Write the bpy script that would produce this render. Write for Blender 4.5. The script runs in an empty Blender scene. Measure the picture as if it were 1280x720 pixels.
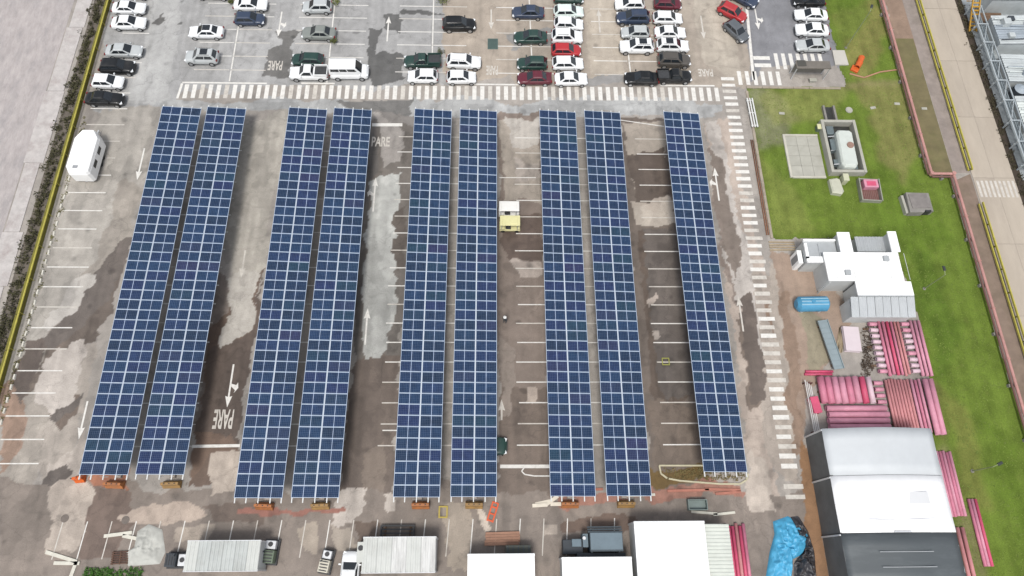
import bpy, bmesh, math, random
import numpy as np
from mathutils import Matrix, Vector
random.seed(7)
D = bpy.data; SC = bpy.context.scene; COL = SC.collection
R_ = math.radians
# ------------------------------------------------------------------ camera
F = 860.0; CAMH = 71.0
def _axes():
    Y = Vector((-18, 2069, -F)).normalized()
    yy = (18 * 30000 - F * F) / (-2069.0)
    X = Vector((30000, -yy, -F)).normalized()
    Z = X.cross(Y)
    return Matrix((X, Y, Z))
RW = _axes()
cam_d = D.cameras.new('camera'); cam = D.objects.new('camera', cam_d); COL.objects.link(cam)
cam_d.sensor_fit = 'HORIZONTAL'; cam_d.sensor_width = 36; cam_d.lens = 36 * F / 1280
cam_d.clip_start = 0.5; cam_d.clip_end = 5000
cam.matrix_world = Matrix.Translation((0, 0, CAMH)) @ RW.to_4x4()
SC.camera = cam
SC.render.resolution_x = 1024; SC.render.resolution_y = 576
# ------------------------------------------------------------------ light
SUN_EL = 66.0; SUN_AZ = 168.0         # sun veiled by cloud, high behind the camera
w = D.worlds.new('World'); SC.world = w; w.use_nodes = True
nt = w.node_tree; nt.nodes.clear()
sky = nt.nodes.new('ShaderNodeTexSky'); sky.sky_type = 'NISHITA'; sky.sun_disc = False
sky.sun_elevation = R_(SUN_EL); sky.sun_rotation = R_(-SUN_AZ)
sky.dust_density = 2.5; sky.air_density = 1.0; sky.ozone_density = 1.0
hs = nt.nodes.new('ShaderNodeHueSaturation'); hs.inputs['Saturation'].default_value = 0.35
bgn = nt.nodes.new('ShaderNodeBackground'); bgn.inputs['Strength'].default_value = 0.112
wo = nt.nodes.new('ShaderNodeOutputWorld')
nt.links.new(sky.outputs[0], hs.inputs['Color']); nt.links.new(hs.outputs[0], bgn.inputs[0]); nt.links.new(bgn.outputs[0], wo.inputs[0])
sd = D.lights.new('sun', 'SUN'); sd.energy = 1.4; sd.angle = R_(14); sd.color = (1.0, 0.97, 0.92)
so = D.objects.new('sun', sd); COL.objects.link(so); so.location = (0, 0, 120)
a, e = R_(SUN_AZ), R_(SUN_EL)
sdir = Vector((-math.sin(a) * math.cos(e), math.cos(a) * math.cos(e), math.sin(e)))   # towards the sun
so.rotation_euler = sdir.to_track_quat('Z', 'Y').to_euler()
SC.view_settings.view_transform = 'Standard'; SC.view_settings.look = 'None'
SC.view_settings.exposure = 0.76; SC.view_settings.gamma = 1.0
# ------------------------------------------------------------------ helpers
def G(px, py, z=0.0):
    """a photograph pixel (1280 wide) -> point on the level plane at height z"""
    d = RW @ Vector((px - 640, -(py - 360), -F))
    t = (z - CAMH) / d.z
    return Vector((d.x * t, d.y * t, z))
KALB = 0.72
def lin(c):
    c = c / 255.0
    return c / 12.92 if c <= 0.04045 else ((c + 0.055) / 1.055) ** 2.4
def S(r, g, b, k=None):
    k = KALB if k is None else k
    return (lin(r) * k, lin(g) * k, lin(b) * k)
MATS = {}
def mat(name, rgb, rough=0.8, var=0.12, scale=1.5, metal=0.0, bump=0.0, spec=0.5, coat=0.0, dirt=0.0, dirtc=(0.12, 0.10, 0.08), stretch=(1, 1, 1)):
    if name in MATS: return MATS[name]
    m = D.materials.new(name); m.use_nodes = True; MATS[name] = m
    n, l = m.node_tree.nodes, m.node_tree.links
    b = n['Principled BSDF']
    b.inputs['Roughness'].default_value = rough; b.inputs['Metallic'].default_value = metal
    b.inputs['Specular IOR Level'].default_value = spec; b.inputs['Coat Weight'].default_value = coat
    tc = n.new('ShaderNodeTexCoord'); oi = n.new('ShaderNodeObjectInfo')
    mp = n.new('ShaderNodeMapping'); mp.inputs['Scale'].default_value = stretch
    ad = n.new('ShaderNodeVectorMath'); ad.operation = 'MULTIPLY_ADD'
    cb = n.new('ShaderNodeCombineXYZ')
    for i in range(3): l.new(oi.outputs['Random'], cb.inputs[i])
    l.new(cb.outputs[0], ad.inputs[0]); ad.inputs[1].default_value = (37, 53, 71); l.new(tc.outputs['Object'], ad.inputs[2])
    l.new(ad.outputs[0], mp.inputs['Vector'])
    nz = n.new('ShaderNodeTexNoise'); nz.inputs['Scale'].default_value = scale; nz.inputs['Detail'].default_value = 6; nz.inputs['Roughness'].default_value = 0.62
    l.new(mp.outputs[0], nz.inputs['Vector'])
    rp = n.new('ShaderNodeValToRGB')
    rp.color_ramp.elements[0].position = 0.28; rp.color_ramp.elements[1].position = 0.72
    rp.color_ramp.elements[0].color = tuple(c * (1 - var) for c in rgb) + (1,)
    rp.color_ramp.elements[1].color = tuple(min(c * (1 + var), 0.9) for c in rgb) + (1,)
    l.new(nz.outputs['Fac'], rp.inputs[0])
    out = rp.outputs[0]
    if dirt > 0:
        n2 = n.new('ShaderNodeTexNoise'); n2.inputs['Scale'].default_value = scale * 0.45; n2.inputs['Detail'].default_value = 9; n2.inputs['Roughness'].default_value = 0.7
        l.new(mp.outputs[0], n2.inputs['Vector'])
        r2 = n.new('ShaderNodeValToRGB'); r2.color_ramp.elements[0].position = 0.48; r2.color_ramp.elements[1].position = 0.75
        r2.color_ramp.elements[0].color = (0, 0, 0, 1); r2.color_ramp.elements[1].color = (dirt, dirt, dirt, 1)
        l.new(n2.outputs['Fac'], r2.inputs[0])
        mx = n.new('ShaderNodeMixRGB'); l.new(r2.outputs[0], mx.inputs[0]); l.new(out, mx.inputs[1]); mx.inputs[2].default_value = dirtc + (1,)
        out = mx.outputs[0]
    l.new(out, b.inputs['Base Color'])
    if bump > 0:
        bp = n.new('ShaderNodeBump'); bp.inputs['Strength'].default_value = bump; bp.inputs['Distance'].default_value = 0.05
        n3 = n.new('ShaderNodeTexNoise'); n3.inputs['Scale'].default_value = scale * 5; n3.inputs['Detail'].default_value = 5
        l.new(mp.outputs[0], n3.inputs['Vector']); l.new(n3.outputs['Fac'], bp.inputs['Height']); l.new(bp.outputs[0], b.inputs['Normal'])
    return m
class MB:
    def __init__(s): s.v = []; s.f = []; s.m = []
    def add(s, vs, fs, mi=0):
        o = len(s.v); s.v += [tuple(v) for v in vs]; s.f += [tuple(i + o for i in f) for f in fs]; s.m += [mi] * len(fs); return s
    def box(s, c, d, rz=0.0, mi=0, M=None, taper=1.0):
        hx, hy, hz = d[0] / 2, d[1] / 2, d[2] / 2
        vs = [Vector((x * (taper if z > 0 else 1), y * (taper if z > 0 else 1), z)) for z in (-hz, hz) for x, y in ((-hx, -hy), (hx, -hy), (hx, hy), (-hx, hy))]
        q = Matrix.Rotation(rz, 4, 'Z')
        vs = [(M @ v if M else q @ v + Vector(c)) for v in vs]
        return s.add(vs, [(3, 2, 1, 0), (4, 5, 6, 7), (0, 1, 5, 4), (1, 2, 6, 5), (2, 3, 7, 6), (3, 0, 4, 7)], mi)
    def prism(s, poly, z0, z1, mi=0, top=None):
        n = len(poly); top = top or poly
        vs = [(p[0], p[1], z0) for p in poly] + [(p[0], p[1], z1) for p in top]
        return s.add(vs, [tuple(range(n))[::-1], tuple(range(n, 2 * n))] + [(i, (i + 1) % n, n + (i + 1) % n, n + i) for i in range(n)], mi)
    def tube(s, p, q, r, n=12, mi=0, hollow=0.0, r2=None, mi2=None):
        p, q = Vector(p), Vector(q); d = (q - p).normalized(); r2 = r if r2 is None else r2
        u = d.orthogonal().normalized(); w_ = d.cross(u)
        ring = lambda c, rr: [c + rr * (math.cos(2 * math.pi * i / n) * u + math.sin(2 * math.pi * i / n) * w_) for i in range(n)]
        side = [(i, (i + 1) % n, n + (i + 1) % n, n + i) for i in range(n)]
        if hollow:
            vs = ring(p, r) + ring(q, r2) + ring(p, r * hollow) + ring(q, r2 * hollow)
            s.add(vs, side + [(2 * n + (i + 1) % n, 2 * n + i, 3 * n + i, 3 * n + (i + 1) % n) for i in range(n)]
                  + [((i + 1) % n, i, 2 * n + i, 2 * n + (i + 1) % n) for i in range(n)] + [(n + i, n + (i + 1) % n, 3 * n + (i + 1) % n, 3 * n + i) for i in range(n)], mi)
        else:
            s.add(ring(p, r) + ring(q, r2), side + [tuple(range(n))[::-1], tuple(range(n, 2 * n))], mi)
        return s
    def beam(s, p, q, w_, h, mi=0):
        p, q = Vector(p), Vector(q); d = q - p; L = d.length; x = d.normalized()
        y = Vector((0, 0, 1)).cross(x); y = y.normalized() if y.length > 1e-4 else Vector((0, 1, 0)); z = x.cross(y)
        M = Matrix((x, y, z)).transposed().to_4x4(); M.translation = (p + q) / 2
        return s.box((0, 0, 0), (L, w_, h), M=M, mi=mi)
    def mesh(s, name, smooth=False):
        me = D.meshes.new(name); me.from_pydata(s.v, [], s.f)
        if any(s.m): me.polygons.foreach_set('material_index', s.m)
        if smooth: me.polygons.foreach_set('use_smooth', [True] * len(s.f))
        me.update(); return me
    def build(s, name, ms, parent=None, loc=(0, 0, 0), rz=0.0, smooth=False, bevel=0.0):
        me = s.mesh(name, smooth)
        for m in (ms if isinstance(ms, (list, tuple)) else [ms]): me.materials.append(m)
        o = link(name, me, parent, loc, rz)
        if bevel:
            bv = o.modifiers.new('bevel', 'BEVEL'); bv.width = bevel; bv.segments = 2; bv.limit_method = 'ANGLE'
        return o
def link(name, me, parent=None, loc=(0, 0, 0), rz=0.0):
    o = D.objects.new(name, me); COL.objects.link(o); o.location = loc; o.rotation_euler = (0, 0, rz)
    if parent: o.parent = parent
    return o
def tag(o, label=None, cat=None, group=None, kind=None):
    if label: o['label'] = label
    if cat: o['category'] = cat
    if group: o['group'] = group
    if kind: o['kind'] = kind
    return o
def thing(name, label, cat, loc=(0, 0, 0), rz=0.0, group=None):
    return tag(link(name, None, None, loc, rz), label, cat, group)
def struct(o): o['kind'] = 'structure'; return o
def corrug(mb, x0, x1, y0, y1, zf, pitch=0.3, amp=0.04, along='y', mi=0, th=0.03):
    """trapezoid corrugated sheet; ridges run along the given axis; zf(x,y)=height"""
    a0, a1 = (x0, x1) if along == 'y' else (y0, y1)
    n = max(2, int((a1 - a0) / pitch)); ps = []
    for i in range(n):
        t = a0 + (a1 - a0) * i / n; d = (a1 - a0) / n
        ps += [(t, 0), (t + d * .30, 0), (t + d * .45, amp), (t + d * .85, amp)]
    ps.append((a1, 0)); b0, b1 = (y0, y1) if along == 'y' else (x0, x1)
    vs = []
    for t, h in ps:
        for b in (b0, b1):
            x, y = (t, b) if along == 'y' else (b, t)
            vs.append((x, y, zf(x, y) + h))
    k = len(ps)
    fs = [(2 * i, 2 * i + 2, 2 * i + 3, 2 * i + 1) if along == 'y' else (2 * i, 2 * i + 1, 2 * i + 3, 2 * i + 2) for i in range(k - 1)]
    mb.add(vs, fs, mi)
    vs2 = [(x, y, z - th) for x, y, z in vs]
    mb.add(vs2, [f[::-1] for f in fs], mi); return mb
# value noise for the ground colour map
_rs = np.random.RandomState(5); _LAT = _rs.rand(256, 256)
def vnoise(x, y, s):
    x = x / s + 100; y = y / s + 100
    i = np.floor(x).astype(int); j = np.floor(y).astype(int); fx = x - i; fy = y - j
    fx = fx * fx * (3 - 2 * fx); fy = fy * fy * (3 - 2 * fy)
    g = lambda a, b: _LAT[a % 256, b % 256]
    return (g(i, j) * (1 - fx) * (1 - fy) + g(i + 1, j) * fx * (1 - fy) + g(i, j + 1) * (1 - fx) * fy + g(i + 1, j + 1) * fx * fy) * 2 - 1
# ------------------------------------------------------------------ the ground
gm = mat('far_ground', S(140, 130, 118), 0.95, 0.2, 0.1)
struct(MB().add([(-1500, -1500, -0.06), (1500, -1500, -0.06), (1500, 1500, -0.06), (-1500, 1500, -0.06)], [(0, 1, 2, 3)]).build('ground', gm))
# damp, dusty and patched areas of the paving, outlined on the photograph and laid on the ground
PATCH = [
 ((166,165,163), [(135,-30),(560,-30),(560,108),(230,112),(215,130),(120,140)]),
 ((176,175,172), [(190,-30),(232,-30),(222,60),(205,130),(150,130),(178,60)]),
 ((172,160,146), [(556,-30),(640,-30),(640,100),(560,100)]),
 ((168,157,144), [(640,-30),(700,-30),(930,-30),(938,104),(640,106)]),
 ((178,167,152), [(732,-30),(768,-30),(785,100),(742,100),(735,50)]),
 ((176,166,152), [(862,-30),(905,-30),(925,80),(930,104),(880,80),(868,40)]),
 ((150,148,145), [(628,40),(690,40),(690,60),(640,62)]),
 ((152,150,147), [(735,98),(780,95),(785,108),(735,108)]),
 ((139,139,142), [(928,-30),(1048,-30),(1050,78),(955,80),(940,100),(932,40)]),
 ((168,168,166), [(190,126),(905,128),(905,142),(640,150),(470,146),(190,136)]),
 ((126,124,121), [(420,130),(470,122),(520,128),(500,152),(470,156),(440,140)]),
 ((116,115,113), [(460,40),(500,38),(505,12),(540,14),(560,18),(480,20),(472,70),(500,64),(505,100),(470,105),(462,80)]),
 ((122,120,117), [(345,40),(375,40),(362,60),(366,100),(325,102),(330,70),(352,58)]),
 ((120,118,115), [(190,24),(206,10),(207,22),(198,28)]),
 ((123,122,119), [(219,30),(228,24),(227,31)]),
 ((170,164,155), [(60,235),(135,135),(200,132),(175,230),(120,330),(60,420),(0,560),(0,520)]),
 ((160,152,142), [(150,230),(180,230),(140,350),(95,480),(30,640),(0,640),(0,560),(60,420),(120,330)]),
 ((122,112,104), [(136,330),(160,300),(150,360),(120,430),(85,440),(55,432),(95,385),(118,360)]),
 ((128,117,108), [(62,430),(92,420),(60,470),(36,490)]),
 ((167,158,148), [(90,450),(120,430),(108,500),(90,560),(60,600),(40,560),(70,500)]),
 ((125,113,104), [(60,520),(100,490),(96,520),(70,545)]),
 ((158,134,118), [(8,470),(40,462),(24,560),(0,600),(0,500)]),
 ((170,164,154), [(284,165),(358,140),(345,250),(330,330),(300,360),(280,300),(290,230)]),
 ((136,125,117), [(272,330),(284,340),(276,400),(262,440),(250,560),(236,600),(250,450)]),
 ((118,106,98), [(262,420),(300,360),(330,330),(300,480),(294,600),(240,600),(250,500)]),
 ((178,168,156), [(283,380),(290,345),(322,350),(310,420),(290,435),(279,430)]),
 ((160,147,135), [(278,455),(294,445),(290,478),(275,478)]),
 ((138,133,128), [(440,140),(520,140),(516,230),(440,320),(430,420)]),
 ((160,158,153), [(476,158),(505,158),(500,225),(488,235)]),
 ((166,165,159), [(460,235),(498,222),(492,330),(488,400),(484,430),(452,446),(452,380)]),
 ((128,124,118), [(490,270),(508,262),(500,330),(494,330)]),
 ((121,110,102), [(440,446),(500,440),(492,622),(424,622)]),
 ((134,122,112), [(455,560),(485,550),(480,610),(450,616)]),
 ((140,127,118), [(622,140),(676,142),(690,622),(622,622)]),
 ((166,156,144), [(626,150),(674,152),(676,250),(650,240),(628,248)]),
 ((148,136,126), [(640,300),(676,300),(678,345),(650,350)]),
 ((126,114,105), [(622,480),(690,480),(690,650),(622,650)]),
 ((176,162,150), [(660,478),(674,482),(672,496),(660,498)]),
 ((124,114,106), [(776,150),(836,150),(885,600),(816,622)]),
 ((165,155,143), [(780,160),(832,155),(838,225),(794,240)]),
 ((172,161,149), [(792,255),(836,250),(846,276),(800,282)]),
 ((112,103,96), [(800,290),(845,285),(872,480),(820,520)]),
 ((128,116,106), [(815,500),(878,500),(882,600),(820,615)]),
 ((178,164,152), [(878,150),(915,150),(965,420),(975,620),(940,620),(905,330)]),
 ((150,136,126), [(890,240),(912,240),(935,360),(925,400),(905,330)]),
 ((134,121,111), [(918,400),(950,400),(965,500),(940,520)]),
 ((168,157,146), [(935,340),(965,350),(990,560),(1000,620),(960,560),(948,440)]),
 ((160,140,124), [(960,310),(1012,330),(1075,395),(1020,470),(1005,540),(985,560),(970,400)]),
 ((150,128,112), [(955,380),(985,370),(1000,470),(1005,560),(990,560)]),
 ((150,141,120), [(1002,372),(1030,395),(1035,450),(1008,455)]),
 ((124,118,112), [(440,150),(520,150),(515,230),(500,440),(440,446),(436,330)]), ((174,174,169), [(462,228),(476,216),(500,218),(497,262),(494,330),(492,400),(488,428),(478,446),(452,446),(450,400),(456,320)]),
 ((112,106,101), [(490,275),(500,262),(506,262),(502,330),(496,335),(489,312)]), ((158,152,146), [(470,140),(505,158),(500,200),(480,208),(474,180)]), ((118,114,110), [(438,150),(470,180),(474,210),(462,228),(452,250),(446,300),(440,300)]),
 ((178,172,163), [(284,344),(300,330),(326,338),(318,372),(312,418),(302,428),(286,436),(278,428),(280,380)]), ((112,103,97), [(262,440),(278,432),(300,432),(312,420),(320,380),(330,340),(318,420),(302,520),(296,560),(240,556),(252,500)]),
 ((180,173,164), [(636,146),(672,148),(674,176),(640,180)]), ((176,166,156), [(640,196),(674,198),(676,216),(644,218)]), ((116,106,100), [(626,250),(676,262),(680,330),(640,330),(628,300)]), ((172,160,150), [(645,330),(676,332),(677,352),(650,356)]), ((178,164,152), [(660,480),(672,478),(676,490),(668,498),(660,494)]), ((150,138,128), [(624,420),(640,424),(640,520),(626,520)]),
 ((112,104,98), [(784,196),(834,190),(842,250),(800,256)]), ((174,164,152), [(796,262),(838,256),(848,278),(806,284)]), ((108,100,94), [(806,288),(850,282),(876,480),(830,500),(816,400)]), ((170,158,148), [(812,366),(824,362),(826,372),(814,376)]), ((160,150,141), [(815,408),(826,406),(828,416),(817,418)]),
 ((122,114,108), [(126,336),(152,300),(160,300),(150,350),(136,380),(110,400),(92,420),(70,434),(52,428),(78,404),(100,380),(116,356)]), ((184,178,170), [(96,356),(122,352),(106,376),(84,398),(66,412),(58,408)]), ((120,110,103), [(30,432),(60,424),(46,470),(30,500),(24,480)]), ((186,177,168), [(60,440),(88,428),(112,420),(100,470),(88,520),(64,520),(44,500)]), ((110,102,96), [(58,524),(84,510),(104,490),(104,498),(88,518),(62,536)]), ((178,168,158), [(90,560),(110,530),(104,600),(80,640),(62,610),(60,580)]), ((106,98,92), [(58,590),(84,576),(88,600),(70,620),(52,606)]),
 ((184,176,168), [(880,150),(900,150),(908,200),(930,300),(940,360),(950,440),(942,470),(926,400),(908,320)]), ((140,128,119), [(884,190),(900,196),(915,260),(926,330),(920,350),(904,300)]), ((174,163,151), [(958,330),(968,340),(984,480),(996,600),(984,600),(968,480)]), ((120,110,103), [(920,372),(938,370),(946,430),(958,500),(944,510),(930,460)]),
 ((142,131,122), [(0,600),(1010,620),(1020,760),(0,760)]),
 ((128,113,104), [(110,615),(165,612),(172,640),(140,690),(96,690),(100,650)]),
 ((176,164,152), [(70,600),(108,590),(112,640),(90,690),(60,690),(62,640)]),
 ((180,164,150), [(150,640),(180,622),(240,618),(255,645),(170,650)]),
 ((168,156,143), [(215,655),(262,650),(258,675),(218,676)]),
 ((126,113,104), [(250,628),(330,622),(330,655),(262,650)]),
 ((182,169,156), [(262,565),(296,562),(294,610),(262,612)]),
 ((128,110,98), [(240,545),(290,545),(295,562),(262,566),(240,600)]),
 ((188,178,168), [(430,606),(456,606),(454,630),(440,650),(415,656),(420,635)]),
 ((186,176,166), [(478,612),(492,612),(492,636),(480,638)]),
 ((168,156,142), [(375,656),(400,654),(398,700),(380,700)]),
 ((170,159,146), [(415,656),(440,656),(440,690),(420,690)]),
 ((116,105,97), [(445,645),(470,640),(470,680),(445,680)]),
 ((166,154,140), [(560,640),(590,640),(586,720),(560,720)]),
 ((196,183,168), [(596,636),(612,640),(620,662),(608,665)]),
 ((176,164,152), [(675,652),(693,650),(693,668),(678,668)]),
 ((118,105,97), [(696,640),(790,640),(790,660),(700,664)]),
 ((164,122,108), [(700,606),(780,603),(900,606),(935,612),(930,622),(700,622)]),
 ((120,104,76), [(790,588),(880,586),(880,600),(800,604)]),
 ((184,172,160), [(930,560),(962,570),(968,640),(935,640)]),
 ((154,120,92), [(1000,540),(1018,560),(1034,720),(1008,760),(1000,660)]),
 ((166,116,94), [(112,594),(160,594),(160,612),(112,614)]),
 ((162,116,104), [(295,634),(430,631),(432,638),(296,641)]),
 ((120,118,84), [(1120,100),(1140,100),(1195,240),(1165,215)]),
 ((150,128,112), [(1098,-30),(1140,-30),(1150,60),(1125,95)]),
 ((70,95,40), [(108,712),(178,712),(176,760),(100,760)]),
]
def build_paving():
    x0, x1, y0, y1, st = -58, 64, -9, 78, 0.15
    xs = np.arange(x0, x1 + .01, st); ys = np.arange(y0, y1 + .01, st); nx, ny = len(xs), len(ys)
    X, Y = np.meshgrid(xs, ys); X = X.ravel(); Y = Y.ravel()
    A = np.array(RW)                       # rows = world axes in camera space
    wx = X + .3 * vnoise(X + 5, Y + 9, 6.) + .4 * vnoise(X, Y, 2.4) + .2 * vnoise(X, Y + 3, .5) + .22 * vnoise(X + 40, Y, 1.0); wy = Y + .8 * vnoise(X + 15, Y + 59, 6.) + .7 * vnoise(X, Y + 33, 2.4) + .2 * vnoise(X + 7, Y + 3, .5) + .22 * vnoise(X, Y + 70, 1.0)
    c = np.stack([wx, wy, np.full_like(wx, -CAMH)], 1) @ A
    px = 640 + F * c[:, 0] / -c[:, 2]; py = 360 - F * c[:, 1] / -c[:, 2]
    col = np.tile(np.array(S(170, 163, 155)), (len(X), 1))
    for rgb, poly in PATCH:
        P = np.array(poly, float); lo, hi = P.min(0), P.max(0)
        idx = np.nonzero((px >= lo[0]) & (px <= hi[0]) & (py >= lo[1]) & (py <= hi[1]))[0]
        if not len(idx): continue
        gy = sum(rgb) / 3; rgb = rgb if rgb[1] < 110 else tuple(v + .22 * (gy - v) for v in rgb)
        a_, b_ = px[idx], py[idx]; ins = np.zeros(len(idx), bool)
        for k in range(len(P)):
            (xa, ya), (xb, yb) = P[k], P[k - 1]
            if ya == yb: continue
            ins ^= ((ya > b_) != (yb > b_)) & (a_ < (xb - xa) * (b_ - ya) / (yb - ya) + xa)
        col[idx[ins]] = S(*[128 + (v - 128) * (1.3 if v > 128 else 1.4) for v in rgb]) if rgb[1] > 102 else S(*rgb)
    rnd = np.random.RandomState(3)
    lot = (X > -50) & (X < 33)
    # blotches of old water marks, oil spots in the stalls
    bl = vnoise(X, Y, 5.) + .6 * vnoise(X, Y, 1.7) + .35 * vnoise(X, Y, .7)
    col *= (1 + .13 * np.clip(bl, -1.2, 1.2))[:, None]
    edge = np.clip(1 - np.abs(vnoise(X + 9, Y + 4, 6.) + .3 * vnoise(X, Y, 1.5)) / .05, 0, 1)
    col *= (1 - .16 * edge * lot)[:, None]
    for cx_ in (-43.2, -41.4, -27.6, -26.0, -13.4, -11.9, 1.1, 2.4, 26.4, 27.9, -26.8, -14.2, -38.8, -27.2, -14.6, -1.6, 11.2, 24.0):     # polished wheel tracks of the lanes
        up = cx_ in (-38.8, -27.2, -14.6, -1.6, 11.2, 24.0)
        dd = np.abs(X - cx_ - .5 * vnoise(X * 0 + cx_ * 7, Y, 9.)); wv = np.clip(1 - dd / .45, 0, 1) * (.6 + .6 * vnoise(X, Y + cx_, 3.))
        col *= (1 - .15 * np.clip(wv, 0, 1) * ((Y > 57) if up else (Y < 54)))[:, None]
    run = vnoise(X * 1.3 + 3, Y * .45, 2.2) + .5 * vnoise(X, Y * .7, .9) + .25 * vnoise(X, Y, .45)       # dried run-off tongues with crisp rims
    rm2 = np.clip((run - .42) / .10, 0, 1) - .8 * np.clip((-run - .62) / .10, 0, 1)
    col *= (1 - .17 * rm2 * lot * (Y < 54.5))[:, None]
    streak = vnoise(X * 3, Y * .16, 1.2)
    col *= (1 + .07 * streak)[:, None]
    for _ in range(420):
        cx, cy, r = rnd.uniform(-49, 30), rnd.uniform(0, 72), rnd.uniform(.18, .55)
        m_ = (np.abs(X - cx) < 1.2) & (np.abs(Y - cy) < 1.2); i = np.nonzero(m_)[0]
        d = np.hypot((X[i] - cx), (Y[i] - cy) * rnd.uniform(.6, 1.4)) + .12 * vnoise(X[i], Y[i], .5)
        col[i] *= (1 - rnd.uniform(.12, .38) * np.clip((r - d) / .25, 0, 1))[:, None]
    V = np.stack([X, Y, np.zeros_like(X)], 1)
    ii = (np.arange(ny - 1)[:, None] * nx + np.arange(nx - 1)[None]).ravel()
    Fq = np.stack([ii, ii + 1, ii + nx + 1, ii + nx], 1)
    me = D.meshes.new('car_park_paving')
    me.vertices.add(len(V)); me.vertices.foreach_set('co', V.ravel())
    me.loops.add(Fq.size); me.loops.foreach_set('vertex_index', Fq.ravel().astype(np.int32))
    me.polygons.add(len(Fq)); me.polygons.foreach_set('loop_start', np.arange(0, Fq.size, 4, dtype=np.int32))
    me.update(calc_edges=True)
    at = me.attributes.new('Col', 'FLOAT_COLOR', 'POINT')
    at.data.foreach_set('color', np.concatenate([np.clip(col, 0, .8), np.ones((len(X), 1))], 1).ravel().astype(np.float32))
    m = D.materials.new('weathered_asphalt'); m.use_nodes = True; n, l = m.node_tree.nodes, m.node_tree.links; b = n['Principled BSDF']
    an = n.new('ShaderNodeAttribute'); an.attribute_name = 'Col'
    ge = n.new('ShaderNodeNewGeometry')
    z1 = n.new('ShaderNodeTexNoise'); z1.inputs['Scale'].default_value = 9; z1.inputs['Detail'].default_value = 8; z1.inputs['Roughness'].default_value = .75
    z2 = n.new('ShaderNodeTexNoise'); z2.inputs['Scale'].default_value = .8; z2.inputs['Detail'].default_value = 10; z2.inputs['Roughness'].default_value = .7
    l.new(ge.outputs['Position'], z1.inputs['Vector']); l.new(ge.outputs['Position'], z2.inputs['Vector'])
    r1 = n.new('ShaderNodeMapRange'); r1.inputs['From Min'].default_value = .25; r1.inputs['From Max'].default_value = .75; r1.inputs['To Min'].default_value = .78; r1.inputs['To Max'].default_value = 1.22
    r2 = n.new('ShaderNodeMapRange'); r2.inputs['From Min'].default_value = .3; r2.inputs['From Max'].default_value = .7; r2.inputs['To Min'].default_value = .84; r2.inputs['To Max'].default_value = 1.14
    l.new(z1.outputs['Fac'], r1.inputs['Value']); l.new(z2.outputs['Fac'], r2.inputs['Value'])
    mu = n.new('ShaderNodeMath'); mu.operation = 'MULTIPLY'; l.new(r1.outputs[0], mu.inputs[0]); l.new(r2.outputs[0], mu.inputs[1])
    vm = n.new('ShaderNodeVectorMath'); vm.operation = 'SCALE'; l.new(an.outputs['Color'], vm.inputs[0]); l.new(mu.outputs[0], vm.inputs['Scale'])
    vo = n.new('ShaderNodeTexVoronoi'); vo.feature = 'DISTANCE_TO_EDGE'; vo.inputs['Scale'].default_value = .16
    wz = n.new('ShaderNodeTexNoise'); wz.inputs['Scale'].default_value = .7; wz.inputs['Detail'].default_value = 6; l.new(ge.outputs['Position'], wz.inputs['Vector'])
    wa = n.new('ShaderNodeVectorMath'); wa.operation = 'MULTIPLY_ADD'; l.new(wz.outputs['Color'], wa.inputs[0]); wa.inputs[1].default_value = (3, 3, 0); l.new(ge.outputs['Position'], wa.inputs[2]); l.new(wa.outputs[0], vo.inputs['Vector'])
    ck = n.new('ShaderNodeMapRange'); ck.inputs['From Min'].default_value = .002; ck.inputs['From Max'].default_value = .009; ck.inputs['To Min'].default_value = .84; ck.inputs['To Max'].default_value = 1.0; l.new(vo.outputs['Distance'], ck.inputs['Value'])
    v2 = n.new('ShaderNodeVectorMath'); v2.operation = 'SCALE'; l.new(vm.outputs[0], v2.inputs[0]); l.new(ck.outputs[0], v2.inputs['Scale'])
    l.new(v2.outputs[0], b.inputs['Base Color'])
    rr = n.new('ShaderNodeMapRange'); rr.inputs['From Min'].default_value = .08; rr.inputs['From Max'].default_value = .3; rr.inputs['To Min'].default_value = .42; rr.inputs['To Max'].default_value = .9
    l.new(an.outputs['Fac'], rr.inputs['Value']); l.new(rr.outputs[0], b.inputs['Roughness'])
    b.inputs['Roughness'].default_value = .85; b.inputs['Specular IOR Level'].default_value = .3
    bp = n.new('ShaderNodeBump'); bp.inputs['Strength'].default_value = .25; bp.inputs['Distance'].default_value = .03
    l.new(z1.outputs['Fac'], bp.inputs['Height']); l.new(bp.outputs[0], b.inputs['Normal'])
    me.materials.append(m)
    struct(link('car_park_paving', me))
build_paving()
def sheet(name, poly, z, m): return struct(MB().add([(x, y, z) for x, y in poly], [tuple(range(len(poly)))]).build(name, m))
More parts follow.
